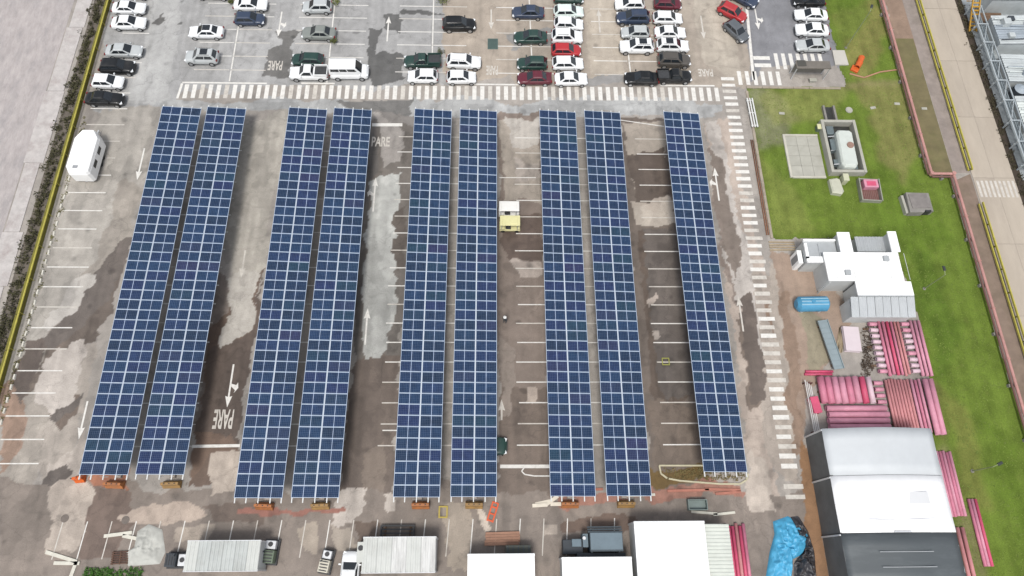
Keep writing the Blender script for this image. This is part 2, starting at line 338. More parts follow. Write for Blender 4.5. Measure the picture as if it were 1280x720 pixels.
# lawn
def lawn_mat():
    m = D.materials.new('mown_grass'); m.use_nodes = True; n, l = m.node_tree.nodes, m.node_tree.links; b = n['Principled BSDF']
    ge = n.new('ShaderNodeNewGeometry'); nz = []
    for sc_, de in ((.16, 4), (1.1, 8), (7, 6)):
        z = n.new('ShaderNodeTexNoise'); z.inputs['Scale'].default_value = sc_; z.inputs['Detail'].default_value = de; z.inputs['Roughness'].default_value = .68
        l.new(ge.outputs['Position'], z.inputs['Vector']); nz.append(z)
    r = n.new('ShaderNodeAttribute'); r.attribute_name = 'Col'
    r2 = n.new('ShaderNodeValToRGB'); r2.color_ramp.elements[0].position = .56; r2.color_ramp.elements[1].position = .74
    r2.color_ramp.elements[0].color = (0, 0, 0, 1); r2.color_ramp.elements[1].color = (.2, .2, .2, 1)
    l.new(nz[1].outputs['Fac'], r2.inputs[0])
    mx = n.new('ShaderNodeMixRGB'); l.new(r2.outputs[0], mx.inputs[0]); l.new(r.outputs[0], mx.inputs[1]); mx.inputs[2].default_value = S(134, 124, 84) + (1,)
    mr = n.new('ShaderNodeMapRange'); mr.inputs['From Min'].default_value = .25; mr.inputs['From Max'].default_value = .75; mr.inputs['To Min'].default_value = .74; mr.inputs['To Max'].default_value = 1.24
    l.new(nz[2].outputs['Fac'], mr.inputs['Value'])
    vm = n.new('ShaderNodeVectorMath'); vm.operation = 'SCALE'; l.new(mx.outputs[0], vm.inputs[0]); l.new(mr.outputs[0], vm.inputs['Scale'])
    l.new(vm.outputs[0], b.inputs['Base Color']); b.inputs['Roughness'].default_value = .95; b.inputs['Specular IOR Level'].default_value = .1
    bp = n.new('ShaderNodeBump'); bp.inputs['Strength'].default_value = .9; bp.inputs['Distance'].default_value = .08
    l.new(nz[2].outputs['Fac'], bp.inputs['Height']); l.new(bp.outputs[0], b.inputs['Normal'])
    return m
LAWN = [(32.6, 35.8), (32.6, 57.5), (45.7, 57.8), (45.2, 84), (53.25, 84), (53.25, 44.5), (55.95, 44.4), (55.95, -10), (43.9, -10), (43.9, 13), (46.9, 14), (47.6, 26), (46.9, 35.8)]
LM = lawn_mat()
WORN = [((150,146,122), [(938,112),(985,118),(996,150),(975,182),(950,190),(942,150)]), ((142,134,88), [(1060,105),(1128,108),(1150,180),(1130,230),(1100,200),(1090,140)]), ((140,142,84), [(950,112),(1060,112),(1040,150),(960,160)]),
        ((132,140,74), [(945,190),(1000,240),(1020,290),(965,300)]), ((100,124,46), [(1085,200),(1150,250),(1190,300),(1160,330),(1090,290)]), ((88,112,42), [(1130,310),(1165,320),(1200,420),(1180,480),(1150,400)]),
        ((128,128,70), [(1175,480),(1215,520),(1240,640),(1215,640)]), ((96,118,44), [(1230,520),(1270,560),(1290,700),(1250,640)]), ((146,136,86), [(1045,20),(1095,-20),(1110,60),(1085,100),(1060,95)]), ((98,122,46), [(1046,-20),(1085,-20),(1080,40),(1050,60)]),
        ((150,140,104), [(1172,560),(1182,560),(1228,720),(1212,720)]), ((136,120,84), [(1160,470),(1172,470),(1182,540),(1172,560)]), ((150,138,100), [(1040,105),(1130,96),(1130,108),(1045,114)])]
def build_lawn():
    st = .16; xs = np.arange(32.3, 56.2, st); ys = np.arange(-10, 84, st); nx, ny = len(xs), len(ys); X, Y = np.meshgrid(xs, ys); X = X.ravel(); Y = Y.ravel()
    c = np.stack([X + .8 * vnoise(X, Y, 2.5) + .4 * vnoise(X, Y + 9, .9), Y + .8 * vnoise(X + 30, Y, 2.5) + .4 * vnoise(X + 50, Y, .9), np.full_like(X, -CAMH)], 1) @ np.array(RW)
    px = 640 + F * c[:, 0] / -c[:, 2]; py = 360 - F * c[:, 1] / -c[:, 2]; col = np.tile(np.array(S(110, 130, 54)), (len(X), 1))
    for rgb, poly in WORN:
        P_ = np.array(poly, float); ins_ = np.zeros(len(X), bool)
        for k in range(len(P_)):
            (xa, ya), (xb, yb) = P_[k], P_[k - 1]
            if ya != yb: ins_ ^= ((ya > py) != (yb > py)) & (px < (xb - xa) * (py - ya) / (yb - ya) + xa)
        col[ins_] = col[ins_] * .35 + np.array(S(*rgb)) * .65
    g = col.reshape(ny, nx, 3)                       # blend the patch borders
    for _ in range(10): g[1:-1, 1:-1] = (g[1:-1, 1:-1] * 2 + g[2:, 1:-1] + g[:-2, 1:-1] + g[1:-1, 2:] + g[1:-1, :-2]) / 6
    col = g.reshape(-1, 3) * (1 + .16 * vnoise(X, Y, 1.6) + .12 * vnoise(X, Y, .6) + .05 * np.sign(np.sin(X * 3.4)))[:, None]
    P_ = LAWN; ex = X + st / 2 + .22 * vnoise(X, Y, .8); ey = Y + st / 2 + .22 * vnoise(X + 8, Y, .8); ok = np.zeros(len(X), bool)
    for k in range(len(P_)):
        (xa, ya), (xb, yb) = P_[k], P_[k - 1]
        if ya != yb: ok ^= ((ya > ey) != (yb > ey)) & (ex < (xb - xa) * (ey - ya) / (yb - ya) + xa)
    ii = (np.arange(ny - 1)[:, None] * nx + np.arange(nx - 1)[None]).ravel(); ii = ii[ok[ii]]
    Fq = np.stack([ii, ii + 1, ii + nx + 1, ii + nx], 1); me = D.meshes.new('lawn'); Z = .014 + .02 * (1 + vnoise(X, Y, 1.1)) * .5
    me.vertices.add(len(X)); me.vertices.foreach_set('co', np.stack([X, Y, Z], 1).ravel()); me.loops.add(Fq.size); me.loops.foreach_set('vertex_index', Fq.ravel().astype(np.int32))
    me.polygons.add(len(Fq)); me.polygons.foreach_set('loop_start', np.arange(0, Fq.size, 4, dtype=np.int32)); me.update(calc_edges=True)
    me.attributes.new('Col', 'FLOAT_COLOR', 'POINT').data.foreach_set('color', np.concatenate([np.clip(col, 0, .8), np.ones((len(X), 1))], 1).ravel().astype(np.float32))
    me.materials.append(LM); struct(link('lawn', me))
build_lawn()
# grass tufts that roughen the lawn
def inside(x, y, poly):
    r = False
    for k in range(len(poly)):
        (xa, ya), (xb, yb) = poly[k], poly[k - 1]
        if (ya > y) != (yb > y) and x < (xb - xa) * (y - ya) / (yb - ya) + xa: r = not r
    return r
def tufts():
    mb = MB(); n = 0
    while n < 7000:
        x, y = random.uniform(32.8, 55.5), random.uniform(-4, 74)
        if not inside(x, y, LAWN): continue
        n += 1
        for k in range(3):
            a_ = random.uniform(0, 6.28); h = random.uniform(.03, .09); w_ = random.uniform(.05, .11)
            dx, dy = math.cos(a_) * w_, math.sin(a_) * w_; ox, oy = random.uniform(-.1, .1), random.uniform(-.1, .1)
            mb.add([(x + ox - dx, y + oy - dy, .01), (x + ox + dx, y + oy + dy, .01), (x + ox + dy, y + oy - dx, h)], [(0, 1, 2)])
    tag(mb.build('grass', mat('grass_blades', S(116, 134, 56), .9, .3, .4)), 'short green grass growing over the lawn', 'grass', kind='stuff')
tufts()
# field and concrete strip outside the yellow wall
sheet('gravel_patch', [(-76, -10), (-53.2, -10), (-53.4, 22), (-54.6, 26), (-56.5, 27.5), (-59, 31), (-62, 30.5), (-66, 34), (-76, 36)], 0.012, mat('blue_gravel', S(150, 150, 152), .95, .2, 1.6, bump=.8, dirt=.7, dirtc=S(176, 168, 164)))
sheet('field', [(-76, -10), (-55.4, -10), (-55.4, 84), (-76, 84)], 0.008, mat('dusty_field', S(186, 178, 175), .95, .16, 2.2, bump=1.0, dirt=.8, dirtc=S(154, 150, 150), stretch=(.8, .3, 1)))
cs = struct(link('concrete_strip', None)); cm = mat('strip_concrete', S(200, 194, 190), .9, .15, 1.4, bump=.5, dirt=.95, dirtc=S(168, 156, 152))
y_ = 20.0
while y_ < 80:
    L_ = random.uniform(6.5, 11)
    MB().box((0, 0, 0), (1.9 + random.uniform(-.45, .45), L_ - .06, .08)).build('slab', cm, cs, (-54.15 + random.uniform(-.2, .2), y_ + L_ / 2, .03)); y_ += L_
# road on the right: slabs, dirt verge
road = struct(link('road', None)); rm = mat('road_concrete', S(192, 180, 164), .9, .08, .35, bump=.3, dirt=.35, dirtc=S(136, 124, 114), stretch=(1.6, .5, 1))
for k in range(10):
    for x0, x1 in ((58.75, 61.35), (61.37, 63.9)):
        MB().box((0, 0, 0), (x1 - x0, 8.95, .06)).build('slab', rm, road, ((x0 + x1) / 2, -5.2 + 9 * k, .02))
sheet('verge', [(56.5, 45.0), (58.6, 45.0), (58.6, 84), (56.5, 84)], 0.008, mat('verge_concrete', S(158, 146, 138), .9, .2, .7, dirt=.6, dirtc=S(112, 104, 92)))
sheet('verge', [(56.6, -10), (58.6, -10), (58.6, 44.9), (56.6, 44.0)], 0.006, mat('verge_dirt', S(140, 122, 108), .95, .2, .8, dirt=.5, dirtc=S(104, 96, 70)))
sheet('drain_ditch', [(53.9, 45.0), (56.45, 45.0), (56.45, 66), (53.9, 66)], 0.009, mat('ditch_grass', S(122, 112, 80), .95, .25, .6, bump=.5, dirt=.4, dirtc=S(92, 104, 44)))
sheet('plant_apron', [(64.9, 44), (92, 44), (92, 84), (64.9, 84)], 0.012, mat('apron_concrete', S(168, 174, 176), .85, .15, .8, dirt=.7, dirtc=S(96, 102, 106)))
sheet('plant_yard', [(63.95, -10), (92, -10), (92, 84), (63.95, 84)], 0.006, mat('dark_soil', S(72, 62, 52), .95, .35, .8, bump=.5))
# ------------------------------------------------------------------ painted markings
MK = struct(link('road_markings', None))
pw = mat('worn_white_paint', S(240, 237, 230), .8, .06, 5, dirt=.6, dirtc=S(178, 172, 162))
pf = mat('faded_white_paint', S(218, 212, 202), .85, .1, 3, dirt=.8, dirtc=S(166, 157, 148))
def mark(name, pts, m=pw, z=.006): return MB().add([(p[0], p[1], z) for p in pts], [tuple(range(len(pts)))]).build(name, m, MK)
def bar(x0, x1, y0, y1, m=pw, name='line', z=.006): return mark(name, [(x0, y0), (x1, y0), (x1, y1), (x0, y1)], m, z)
def pline(p, q, w_=.12, m=pw, name='line', z=.006):
    p, q = Vector(p[:2]), Vector(q[:2]); d = (q - p).normalized(); s_ = Vector((-d.y, d.x)) * w_ / 2
    return mark(name, [p - s_, q - s_, q + s_, p + s_], m, z)
def pxl(a, b, w_=.12, m=pw): return pline(G(*a), G(*b), w_, m)
# long zebra path across the car park
x = -38.6; k = 0
while x < 29.0:
    yb = 54.95 + (x + 39) / 68 * .45
    bar(x, x + .52, yb + random.uniform(-.03, .03), yb + 2.1, pf if (k * 7) % 11 in (2, 3) else pw, 'zebra_stripe'); x += 1.0; k += 1
pline((-39.2, 54.9), (-39.0, 57.2), .3)
for a_, b_ in (((-39, 57.35), (-28.5, 57.35)), ((-24.2, 57.45), (-20, 57.45)), ((-2.5, 57.6), (4.5, 57.6)), ((9.5, 57.7), (12, 57.7)), ((21.5, 57.75), (28.5, 57.8))): pline(a_, b_, .22)
# zebra path along the lawn
y = 58.7; k = 0
while y > 5:
    worn = random.random() < (.55 if y < 36 else .15)
    if not (y < 9 and random.random() < .5):
        bar(29.5 + random.uniform(-.05, .05), 31.2 + (.0 if y > 36 else random.uniform(-.2, .3)), y, y + random.uniform(.42, .5), pf if worn else pw, 'zebra_stripe', .0065)
    y -= 1.0
for k in range(6): bar(31.7 + k * 1.02, 32.2 + k * 1.02, 58.0, 60.2, pw, 'zebra_stripe')
for k in range(2): bar(34.2, 36.4, 60.9 + k * 1.2, 61.5 + k * 1.2, pw, 'zebra_stripe')
for k in range(7): bar(37.0 + k * .98, 37.5 + k * .98, 60.6, 63.2, pw, 'zebra_stripe')
for k in range(9): mark('zebra_stripe', [(59.0 + k * .55, 41.6), (59.3 + k * .55, 41.6), (59.3 + k * .55, 43.9), (59.0 + k * .55, 43.9)], pf, .056)
pxl((932, -5), (942, 100), .38)
# stall lines beside the yellow wall
for k in range(24):
    Y0 = 10.5 + k * 2.375; x0 = -49.4 + random.uniform(-.1, .1); x1 = -44.95 + random.uniform(-.12, .12)
    if Y0 > 60: x0, x1 = -48, -44.6
    bar(x0, x1, Y0 - .06, Y0 + .06, pw if random.random() < .7 else pf)
# stalls of the upper car park
DIV = [-33.4, -21.2, -8.0, 4.9, 17.6]
for dx in DIV:
    pline((dx + .2, 57.6), (dx - .15, 80), .16)
    for k in range(9):
        Y0 = 59.4 + k * 2.2
        bar(dx - 4.5, dx - .1, Y0 - .06, Y0 + .06, pw if random.random() < .6 else pf); bar(dx + .1, dx + 4.5, Y0 - .06, Y0 + .06, pw if random.random() < .6 else pf)
# stalls under the canopies
for xa, xb in ((-11.5, -1.0), (2.7, 12.5), (17.6, 24.6), (-24.6, -15.5), (-39.4, -30.2)):
    for k in range(18):
        Y0 = 12.14 + k * 2.2
        if Y0 > 51: continue
        bar(xa + random.uniform(-.15, .15), xb, Y0 - .06, Y0 + .06, pw if random.random() < .5 else pf)
for k in range(24):                                           # stalls along the front edge
    X0 = -41.5 + k * 2.32
    if X0 < 13: pline((X0 + .25, 5.0), (X0, 1.6), .1, pw if k % 2 else pf)
# stop bars, islands
for a_, b_, w_ in (((465, 156), (503, 156), .45), ((240, 558), (300, 557), .3), ((625, 583), (690, 583), .35), ((624, 222), (670, 222), .1), ((478, 538), (500, 538), .12), ((775, 150), (830, 158), .12)): pxl(a_, b_, w_)
def pathline(pts, w_=.14, m=pw):
    for a_, b_ in zip(pts, pts[1:]): pxl(a_, b_, w_, m)
pathline([(655, 585), (652, 589), (656, 593), (668, 595), (690, 595)], .12)
# arrows
def arrow(px, py, L, rot, bent=0, m=pw):
    c = G(px, py); q = Matrix.Rotation(rot, 2)
    sh = [(-.09, -L / 2), (.09, -L / 2), (.09, L / 2 - 1.1), (.36, L / 2 - 1.2), (0, L / 2), (-.36, L / 2 - 1.2), (-.09, L / 2 - 1.1)]
    P_ = [q @ Vector(p) for p in sh]; mark('arrow', [(c.x + p.x, c.y + p.y) for p in P_], m, .007)
    if bent:
        sh = [(-.1, -.2), (-.1, .1), (-.55, .5), (-.45, .8), (-.85, .25), (-.75, -.35), (-.6, -.05)]
        P_ = [q @ Vector((p[0] * bent, p[1])) for p in sh]; mark('arrow_branch', [(c.x + p.x, c.y + p.y) for p in P_], m, .0075)
for a_ in ((176, 205, 4.4, math.pi, 0), (104, 525, 3.9, math.pi, 0), (288, 482, 4.6, math.pi, 1), (458, 408, 4.2, 0, 0), (468, 243, 4.6, 0, 1), (350, 30, 4.2, math.pi, 1), (485, 36, 4.2, 0, 0), (614, 24, 3.4, math.pi, 0, pf),
           (749, 26, 4.0, 0, 0, pf), (878, 34, 4.0, math.pi, 0, pf), (946, 24, 3.6, math.pi, 1), (896, 230, 4.6, 0, 1), (926, 392, 4.2, 0, 0, pf), (627, 512, 2.2, 0, 0, pf), (304, 330, 3.4, math.pi, 0, pf)): arrow(*a_)
def word(txt, px, py, wd, ht, rot, m=pw):
    cu = D.curves.new('lettering', 'FONT'); cu.body = txt; cu.offset = .022; cu.align_x = 'CENTER'; cu.align_y = 'CENTER'
    ob = D.objects.new('tmp', cu); COL.objects.link(ob); dg = bpy.context.evaluated_depsgraph_get(); me = D.meshes.new_from_object(ob.evaluated_get(dg)); D.objects.remove(ob)
    me.name = 'lettering'; co = np.array([v.co[:] for v in me.vertices]); lo, hi = co.min(0), co.max(0)
    for v in me.vertices: v.co.x = (v.co.x - (lo[0] + hi[0]) / 2) / (hi[0] - lo[0]) * wd; v.co.y = (v.co.y - (lo[1] + hi[1]) / 2) / (hi[1] - lo[1]) * ht; v.co.z = 0
    me.materials.clear(); me.materials.append(m); c = G(px, py); link('lettering', me, MK, (c.x, c.y, .007), rot)
word('PARE', 279, 524, 2.0, 2.0, math.pi, pf); word('PARE', 476, 177, 2.2, 1.4, 0, pf); word('PARE', 344, 82, 1.8, 1.5, math.pi, pf); word('PARE', 615, 88, 1.5, 1.5, math.pi, pf); word('PARE', 882, 91, 1.9, 1.2, math.pi, pf)
# ------------------------------------------------------------------ solar canopies
def glass_mat():
    m = D.materials.new('solar_cells'); m.use_nodes = True; n, l = m.node_tree.nodes, m.node_tree.links; b = n['Principled BSDF']
    oi = n.new('ShaderNodeObjectInfo'); tc = n.new('ShaderNodeTexCoord'); sp = n.new('ShaderNodeSeparateXYZ'); l.new(tc.outputs['Object'], sp.inputs[0])
    rp = n.new('ShaderNodeValToRGB'); cr = rp.color_ramp
    cols = [(.0, (.007, .020, .046)), (.3, (.007, .023, .062)), (.55, (.009, .030, .074)), (.75, (.010, .020, .070)), (.9, (.008, .032, .058)), (1., (.018, .021, .068))]
    cr.elements[0].position = 0; cr.elements[0].color = cols[0][1] + (1,); cr.elements[1].position = 1; cr.elements[1].color = cols[-1][1] + (1,)
    for p, c in cols[1:-1]: cr.elements.new(p).color = c + (1,)
    l.new(oi.outputs['Random'], rp.inputs[0])
    def math_(op, a_, b_=None):
        q = n.new('ShaderNodeMath'); q.operation = op
        for i, v in enumerate((a_, b_)):
            if v is None: continue
            if isinstance(v, (int, float)): q.inputs[i].default_value = v
            else: l.new(v, q.inputs[i])
        return q.outputs[0]
    def lines(ch, pitch, half):
        t = math_('FRACT', math_('ADD', math_('DIVIDE', sp.outputs[ch], pitch), 100.0))
        return math_('LESS_THAN', math_('MINIMUM', t, math_('SUBTRACT', 1.0, t)), half)
    g = math_('MAXIMUM', lines(1, .173, .05), lines(0, .1735, .05))
    mid = math_('LESS_THAN', math_('ABSOLUTE', sp.outputs[0]), .03)
    m1 = n.new('ShaderNodeMixRGB'); l.new(math_('MULTIPLY', g, .22), m1.inputs[0]); l.new(rp.outputs[0], m1.inputs[1]); m1.inputs[2].default_value = (.30, .36, .48, 1)
    m2 = n.new('ShaderNodeMixRGB'); l.new(math_('MULTIPLY', mid, .9), m2.inputs[0]); l.new(m1.outputs[0], m2.inputs[1]); m2.inputs[2].default_value = (.34, .40, .52, 1)
    nz = n.new('ShaderNodeTexNoise'); nz.inputs['Scale'].default_value = 2.2; nz.inputs['Detail'].default_value = 4
    ge = n.new('ShaderNodeNewGeometry'); l.new(ge.outputs['Position'], nz.inputs['Vector'])
    mr = n.new('ShaderNodeMapRange'); mr.inputs['To Min'].default_value = .6; mr.inputs['To Max'].default_value = 1.45; l.new(nz.outputs['Fac'], mr.inputs['Value'])
    vm = n.new('ShaderNodeVectorMath'); vm.operation = 'SCALE'; l.new(m2.outputs[0], vm.inputs[0]); l.new(mr.outputs[0], vm.inputs['Scale'])
    l.new(vm.outputs[0], b.inputs['Base Color']); b.inputs['Roughness'].default_value = .16; b.inputs['Specular IOR Level'].default_value = .32
    return m
GM = glass_mat(); AL = mat('anodised_aluminium', (.40, .48, .60), .5, .05, 3, .2)
SW = mat('galvanised_steel', (.55, .56, .57), .5, .1, 2, .4); WS = mat('white_steel', S(232, 232, 228), .5, .05, 2)
PW, PH = 2.17, 1.085
pmb = MB(); fw = .04
pmb.box((0, 0, -.006), (PW - 2 * fw, PH - 2 * fw, .03), mi=1)
for sx in (-1, 1): pmb.box((sx * (PW - fw) / 2, 0, 0), (fw, PH, .045))
for sy in (-1, 1): pmb.box((0, sy * (PH - fw) / 2, 0), (PW - 2 * fw, fw, .045))
PME = pmb.mesh('solar_panel'); PME.materials.append(AL); PME.materials.append(GM)
TILT = R_(5.0); PITCH = 1.1135; CW = 4.5
CAN = [(-39.0, 38, 'outermost long solar canopy, across the lane from the white caravan trailer'), (-33.75, 38, 'solar canopy paired with the outermost one, beside the lane lettered PARE upside down'),
       (-24.2, 40, 'solar canopy on the far side of the lane from the shorter canopy pair'), (-18.9, 40, 'solar canopy beside the grey patched lane with upright PARE lettering'),
       (-9.36, 40, 'solar canopy across the grey patched lane, its stall lines poking out'), (-3.96, 40, 'solar canopy beside the white and cream golf carts'),
       (5.52, 40, 'solar canopy facing the golf carts across the narrow brown lane'), (10.9, 40, 'solar canopy with open stalls between it and the single canopy'),
       (20.47, 38, 'single unpaired solar canopy beside the zebra path and lawn')]
beam_cache = {}
for ci, (xl, rows, lab) in enumerate(CAN):
    yb = 6.78 if rows == 40 else 8.98
    L = rows * PITCH; cx = xl + CW / 2
    t = thing('solar_canopy', lab, 'solar canopy', (cx, yb, 0), 0, 'solar canopies over the parking stalls')
    def T(u, z=0.0): return (u * math.cos(TILT) + z * math.sin(TILT), 3.0 - u * math.sin(TILT) + z * math.cos(TILT))
    for r in range(rows):
        for sx in (-1, 1):
            p = link('solar_panel', PME, t); u = sx * (PW / 2 + .03); x_, z_ = T(u)
            p.location = (x_, (r + .5) * PITCH, z_); p.rotation_euler = (random.uniform(-.004, .004), TILT + random.uniform(-.004, .004), 0)
    for u, mw in ((-2.12, .1), (-1.1, .1), (0, .09), (1.1, .1), (2.12, .1)):
        x_, z_ = T(u, -.075)
        mb = MB(); M_ = Matrix.Translation((x_, L / 2 - .1, z_)) @ Matrix.Rotation(TILT, 4, 'Y'); mb.box((0, 0, 0), (mw, L + .7, .1), M=M_); mb.build('purlin', WS, t)
    nb = 8
    for k in range(nb):
        yk = .35 + (L - .7) * k / (nb - 1)
        a_, b_ = T(-2.05, -.23), T(2.05, -.23)
        MB().beam((a_[0], yk, a_[1]), (b_[0], yk, b_[1]), .16, .2).build('rafter', SW, t)
        MB().box((0, 0, 1.31), (.26, .22, 2.62)).build('column', SW, t, (0, yk, 0))
        MB().box((0, 0, .17), (.6, .6, .34), taper=.85).build('footing', mat('footing_concrete', S(170, 160, 150), .9, .15, 2), t, (0, yk, 0))
    g = MB(); g.add([(-.45, -.12, 2.88), (.45, -.12, 2.82), (.12, -.12, 2.5), (-.12, -.12, 2.5)], [(0, 3, 2, 1)]); g.add([(-.45, -.16, 2.88), (.45, -.16, 2.82), (.12, -.16, 2.5), (-.12, -.16, 2.5)], [(0, 1, 2, 3)]); g.build('gusset_plate', WS, t)
# orange barriers at the canopy ends
OR = mat('orange_plastic', S(184, 116, 66), .6, .2, 2, dirt=.8, dirtc=S(138, 104, 78)); OC = mat('ochre_plastic', S(166, 130, 78), .6, .2, 2, dirt=.8, dirtc=S(124, 104, 82))
def barrier(x, y, label, m, L=1.7, rz=0.0):
    prof = [(-.36, 0), (.36, 0), (.36, .22), (.17, .5), (.13, .95), (-.13, .95), (-.17, .5), (-.36, .22)]
    mb = MB(); n = len(prof)
    mb.add([(-L / 2, p, z) for p, z in prof] + [(L / 2, p, z) for p, z in prof], [tuple(range(n)), tuple(range(n, 2 * n))[::-1]] + [(i, n + i, n + (i + 1) % n, (i + 1) % n) for i in range(n)])
    t = thing('traffic_barrier', label, 'traffic barrier', (x, y, 0), rz, 'plastic barriers at the canopy ends')
    mb.build('barrier_body', m, t, bevel=.03)
    for sx in (-.5, 0, .5):
        MB().tube((sx, 0, .95), (sx, 0, 1.0), .06, 10).build('filler_cap', mat('cap_dark', (.05, .04, .04), .6), t)
for ci, (xl, rows, lab) in enumerate(CAN[:8]):
    yb = 6.3 if rows == 40 else 8.4
    barrier(xl + CW / 2 + random.uniform(-.2, .3), yb, ('orange' if ci % 2 == 0 else 'ochre') + ' plastic barrier at the open end of the ' + ['outermost canopy', 'canopy lining the shorter pair lane', 'canopy beyond the shorter pair', 'canopy before the grey patched lane', 'canopy after the grey patched lane', 'canopy beside the golf carts', 'canopy facing the golf carts', 'canopy before the single canopy'][ci], OR if ci % 2 == 0 else OC, rz=random.uniform(-.05, .05))
g_ = G(102, 599); barrier(g_.x, g_.y, 'small bright orange barrier at the corner of the outermost canopy', mat('bright_orange', S(226, 104, 30), .5, .1, 2), .9, .1)
# ------------------------------------------------------------------ vehicles
TY = mat('tyre_rubber', (.02, .02, .02), .9, .2, 5); RIM = mat('rim_alloy', (.45, .46, .47), .35, .1, 4, .7); GLS = mat('car_glass', (.018, .022, .026), .06, .2, 3, spec=.6)
HL = mat('headlight_lens', (.75, .77, .78), .15, .05, 4); TL = mat('tail_lens', (.16, .015, .015), .25, .1, 4); BK = mat('black_trim', (.03, .03, .032), .6, .2, 4); BED = mat('bed_liner', (.04, .042, .045), .8, .3, 3)
PAINT = {}
def paint(name, rgb):
    if name not in PAINT: PAINT[name] = mat('car_paint_' + name, rgb, .32, .06, 1.2, coat=.2, spec=.35, dirt=.15, dirtc=(.2, .18, .16))
    return PAINT[name]
COLR = {'white': (.74, .75, .75), 'silver': (.42, .44, .44), 'grey': (.10, .11, .12), 'black': (.010, .011, .012), 'navy': (.035, .05, .085), 'green': (.02, .05, .042), 'red': (.38, .03, .035), 'maroon': (.11, .018, .03), 'pewter': (.20, .215, .20), 'mint': (.62, .70, .66), 'brown': (.075, .068, .06)}
# type: length, width, belt height, roof height, cabin x at belt (rear, front), cabin x at roof (rear, front), hood/boot heights
TYPES = {
 'sedan': dict(L=4.45, W=1.76, belt=.92, H=1.46, cb=(-1.62, 1.02), ct=(-.92, .22), nose=.72, tail=.90, hood=.93, boot=.98),
 'hatchback': dict(L=3.95, W=1.72, belt=.93, H=1.50, cb=(-1.90, 1.00), ct=(-1.42, .25), nose=.72, tail=.95, hood=.95, boot=.98),
 'suv': dict(L=4.35, W=1.82, belt=1.06, H=1.66, cb=(-2.08, 1.02), ct=(-1.62, .30), nose=.85, tail=1.05, hood=1.08, boot=1.08),
 'pickup': dict(L=4.75, W=1.78, belt=1.0, H=1.62, cb=(-.62, 1.12), ct=(-.42, .42), nose=.82, tail=.98, hood=1.04, boot=1.0),
 'van': dict(L=5.0, W=1.95, belt=1.12, H=2.15, cb=(-2.46, 1.72), ct=(-2.38, .98), nose=.88, tail=1.15, hood=1.12, boot=1.12)}
def body_mesh(k):
    T_ = TYPES[k]; L, W, hw = T_['L'], T_['W'], T_['W'] / 2
    x0, x1 = -L / 2, L / 2; cr, cf = T_['cb']
    st = [(x0, .80, T_['tail'] - .12), (x0 + .10, .93, T_['tail']), (x0 + .5, .99, T_['boot']), (cr + .1 if cr > x0 + .7 else x0 + .8, 1, T_['belt'] + .03), ((cr + cf) / 2, 1, T_['belt']), (cf - .1, 1.0, T_['hood'] + .0), (cf + .15, .99, T_['hood']), ((cf + x1) / 2 + .1, .97, (T_['hood'] + T_['nose']) / 2 + .05), (x1 - .22, .90, T_['nose'] + .03), (x1 - .03, .74, T_['nose'] - .12)]
    rows = []
    for x, wf, zt in st:
        h = hw * wf; zb = .24 if abs(x) < L / 2 - .1 else .34
        prof = [(0, zb), (h * .88, zb), (h * .97, zb + .12), (h, .58), (h * .975, min(zt - .08, .86)), (h * .86, zt - .015), (h * .45, zt + .015), (0, zt + .02)]
        rows.append([(x, y, z) for y, z in prof] + [(x, -y, z) for y, z in prof[-2:0:-1]])
    n = len(rows[0]); mb = MB(); vs = [v for r in rows for v in r]; fs = []
    for i in range(len(rows) - 1):
        for j in range(n): fs.append((i * n + j, i * n + (j + 1) % n, (i + 1) * n + (j + 1) % n, (i + 1) * n + j))
    fs.append(tuple(range(n))[::-1]); fs.append(tuple(range((len(rows) - 1) * n, len(rows) * n)))
    return MB().add(vs, [f[::-1] for f in fs]).mesh('body', True)
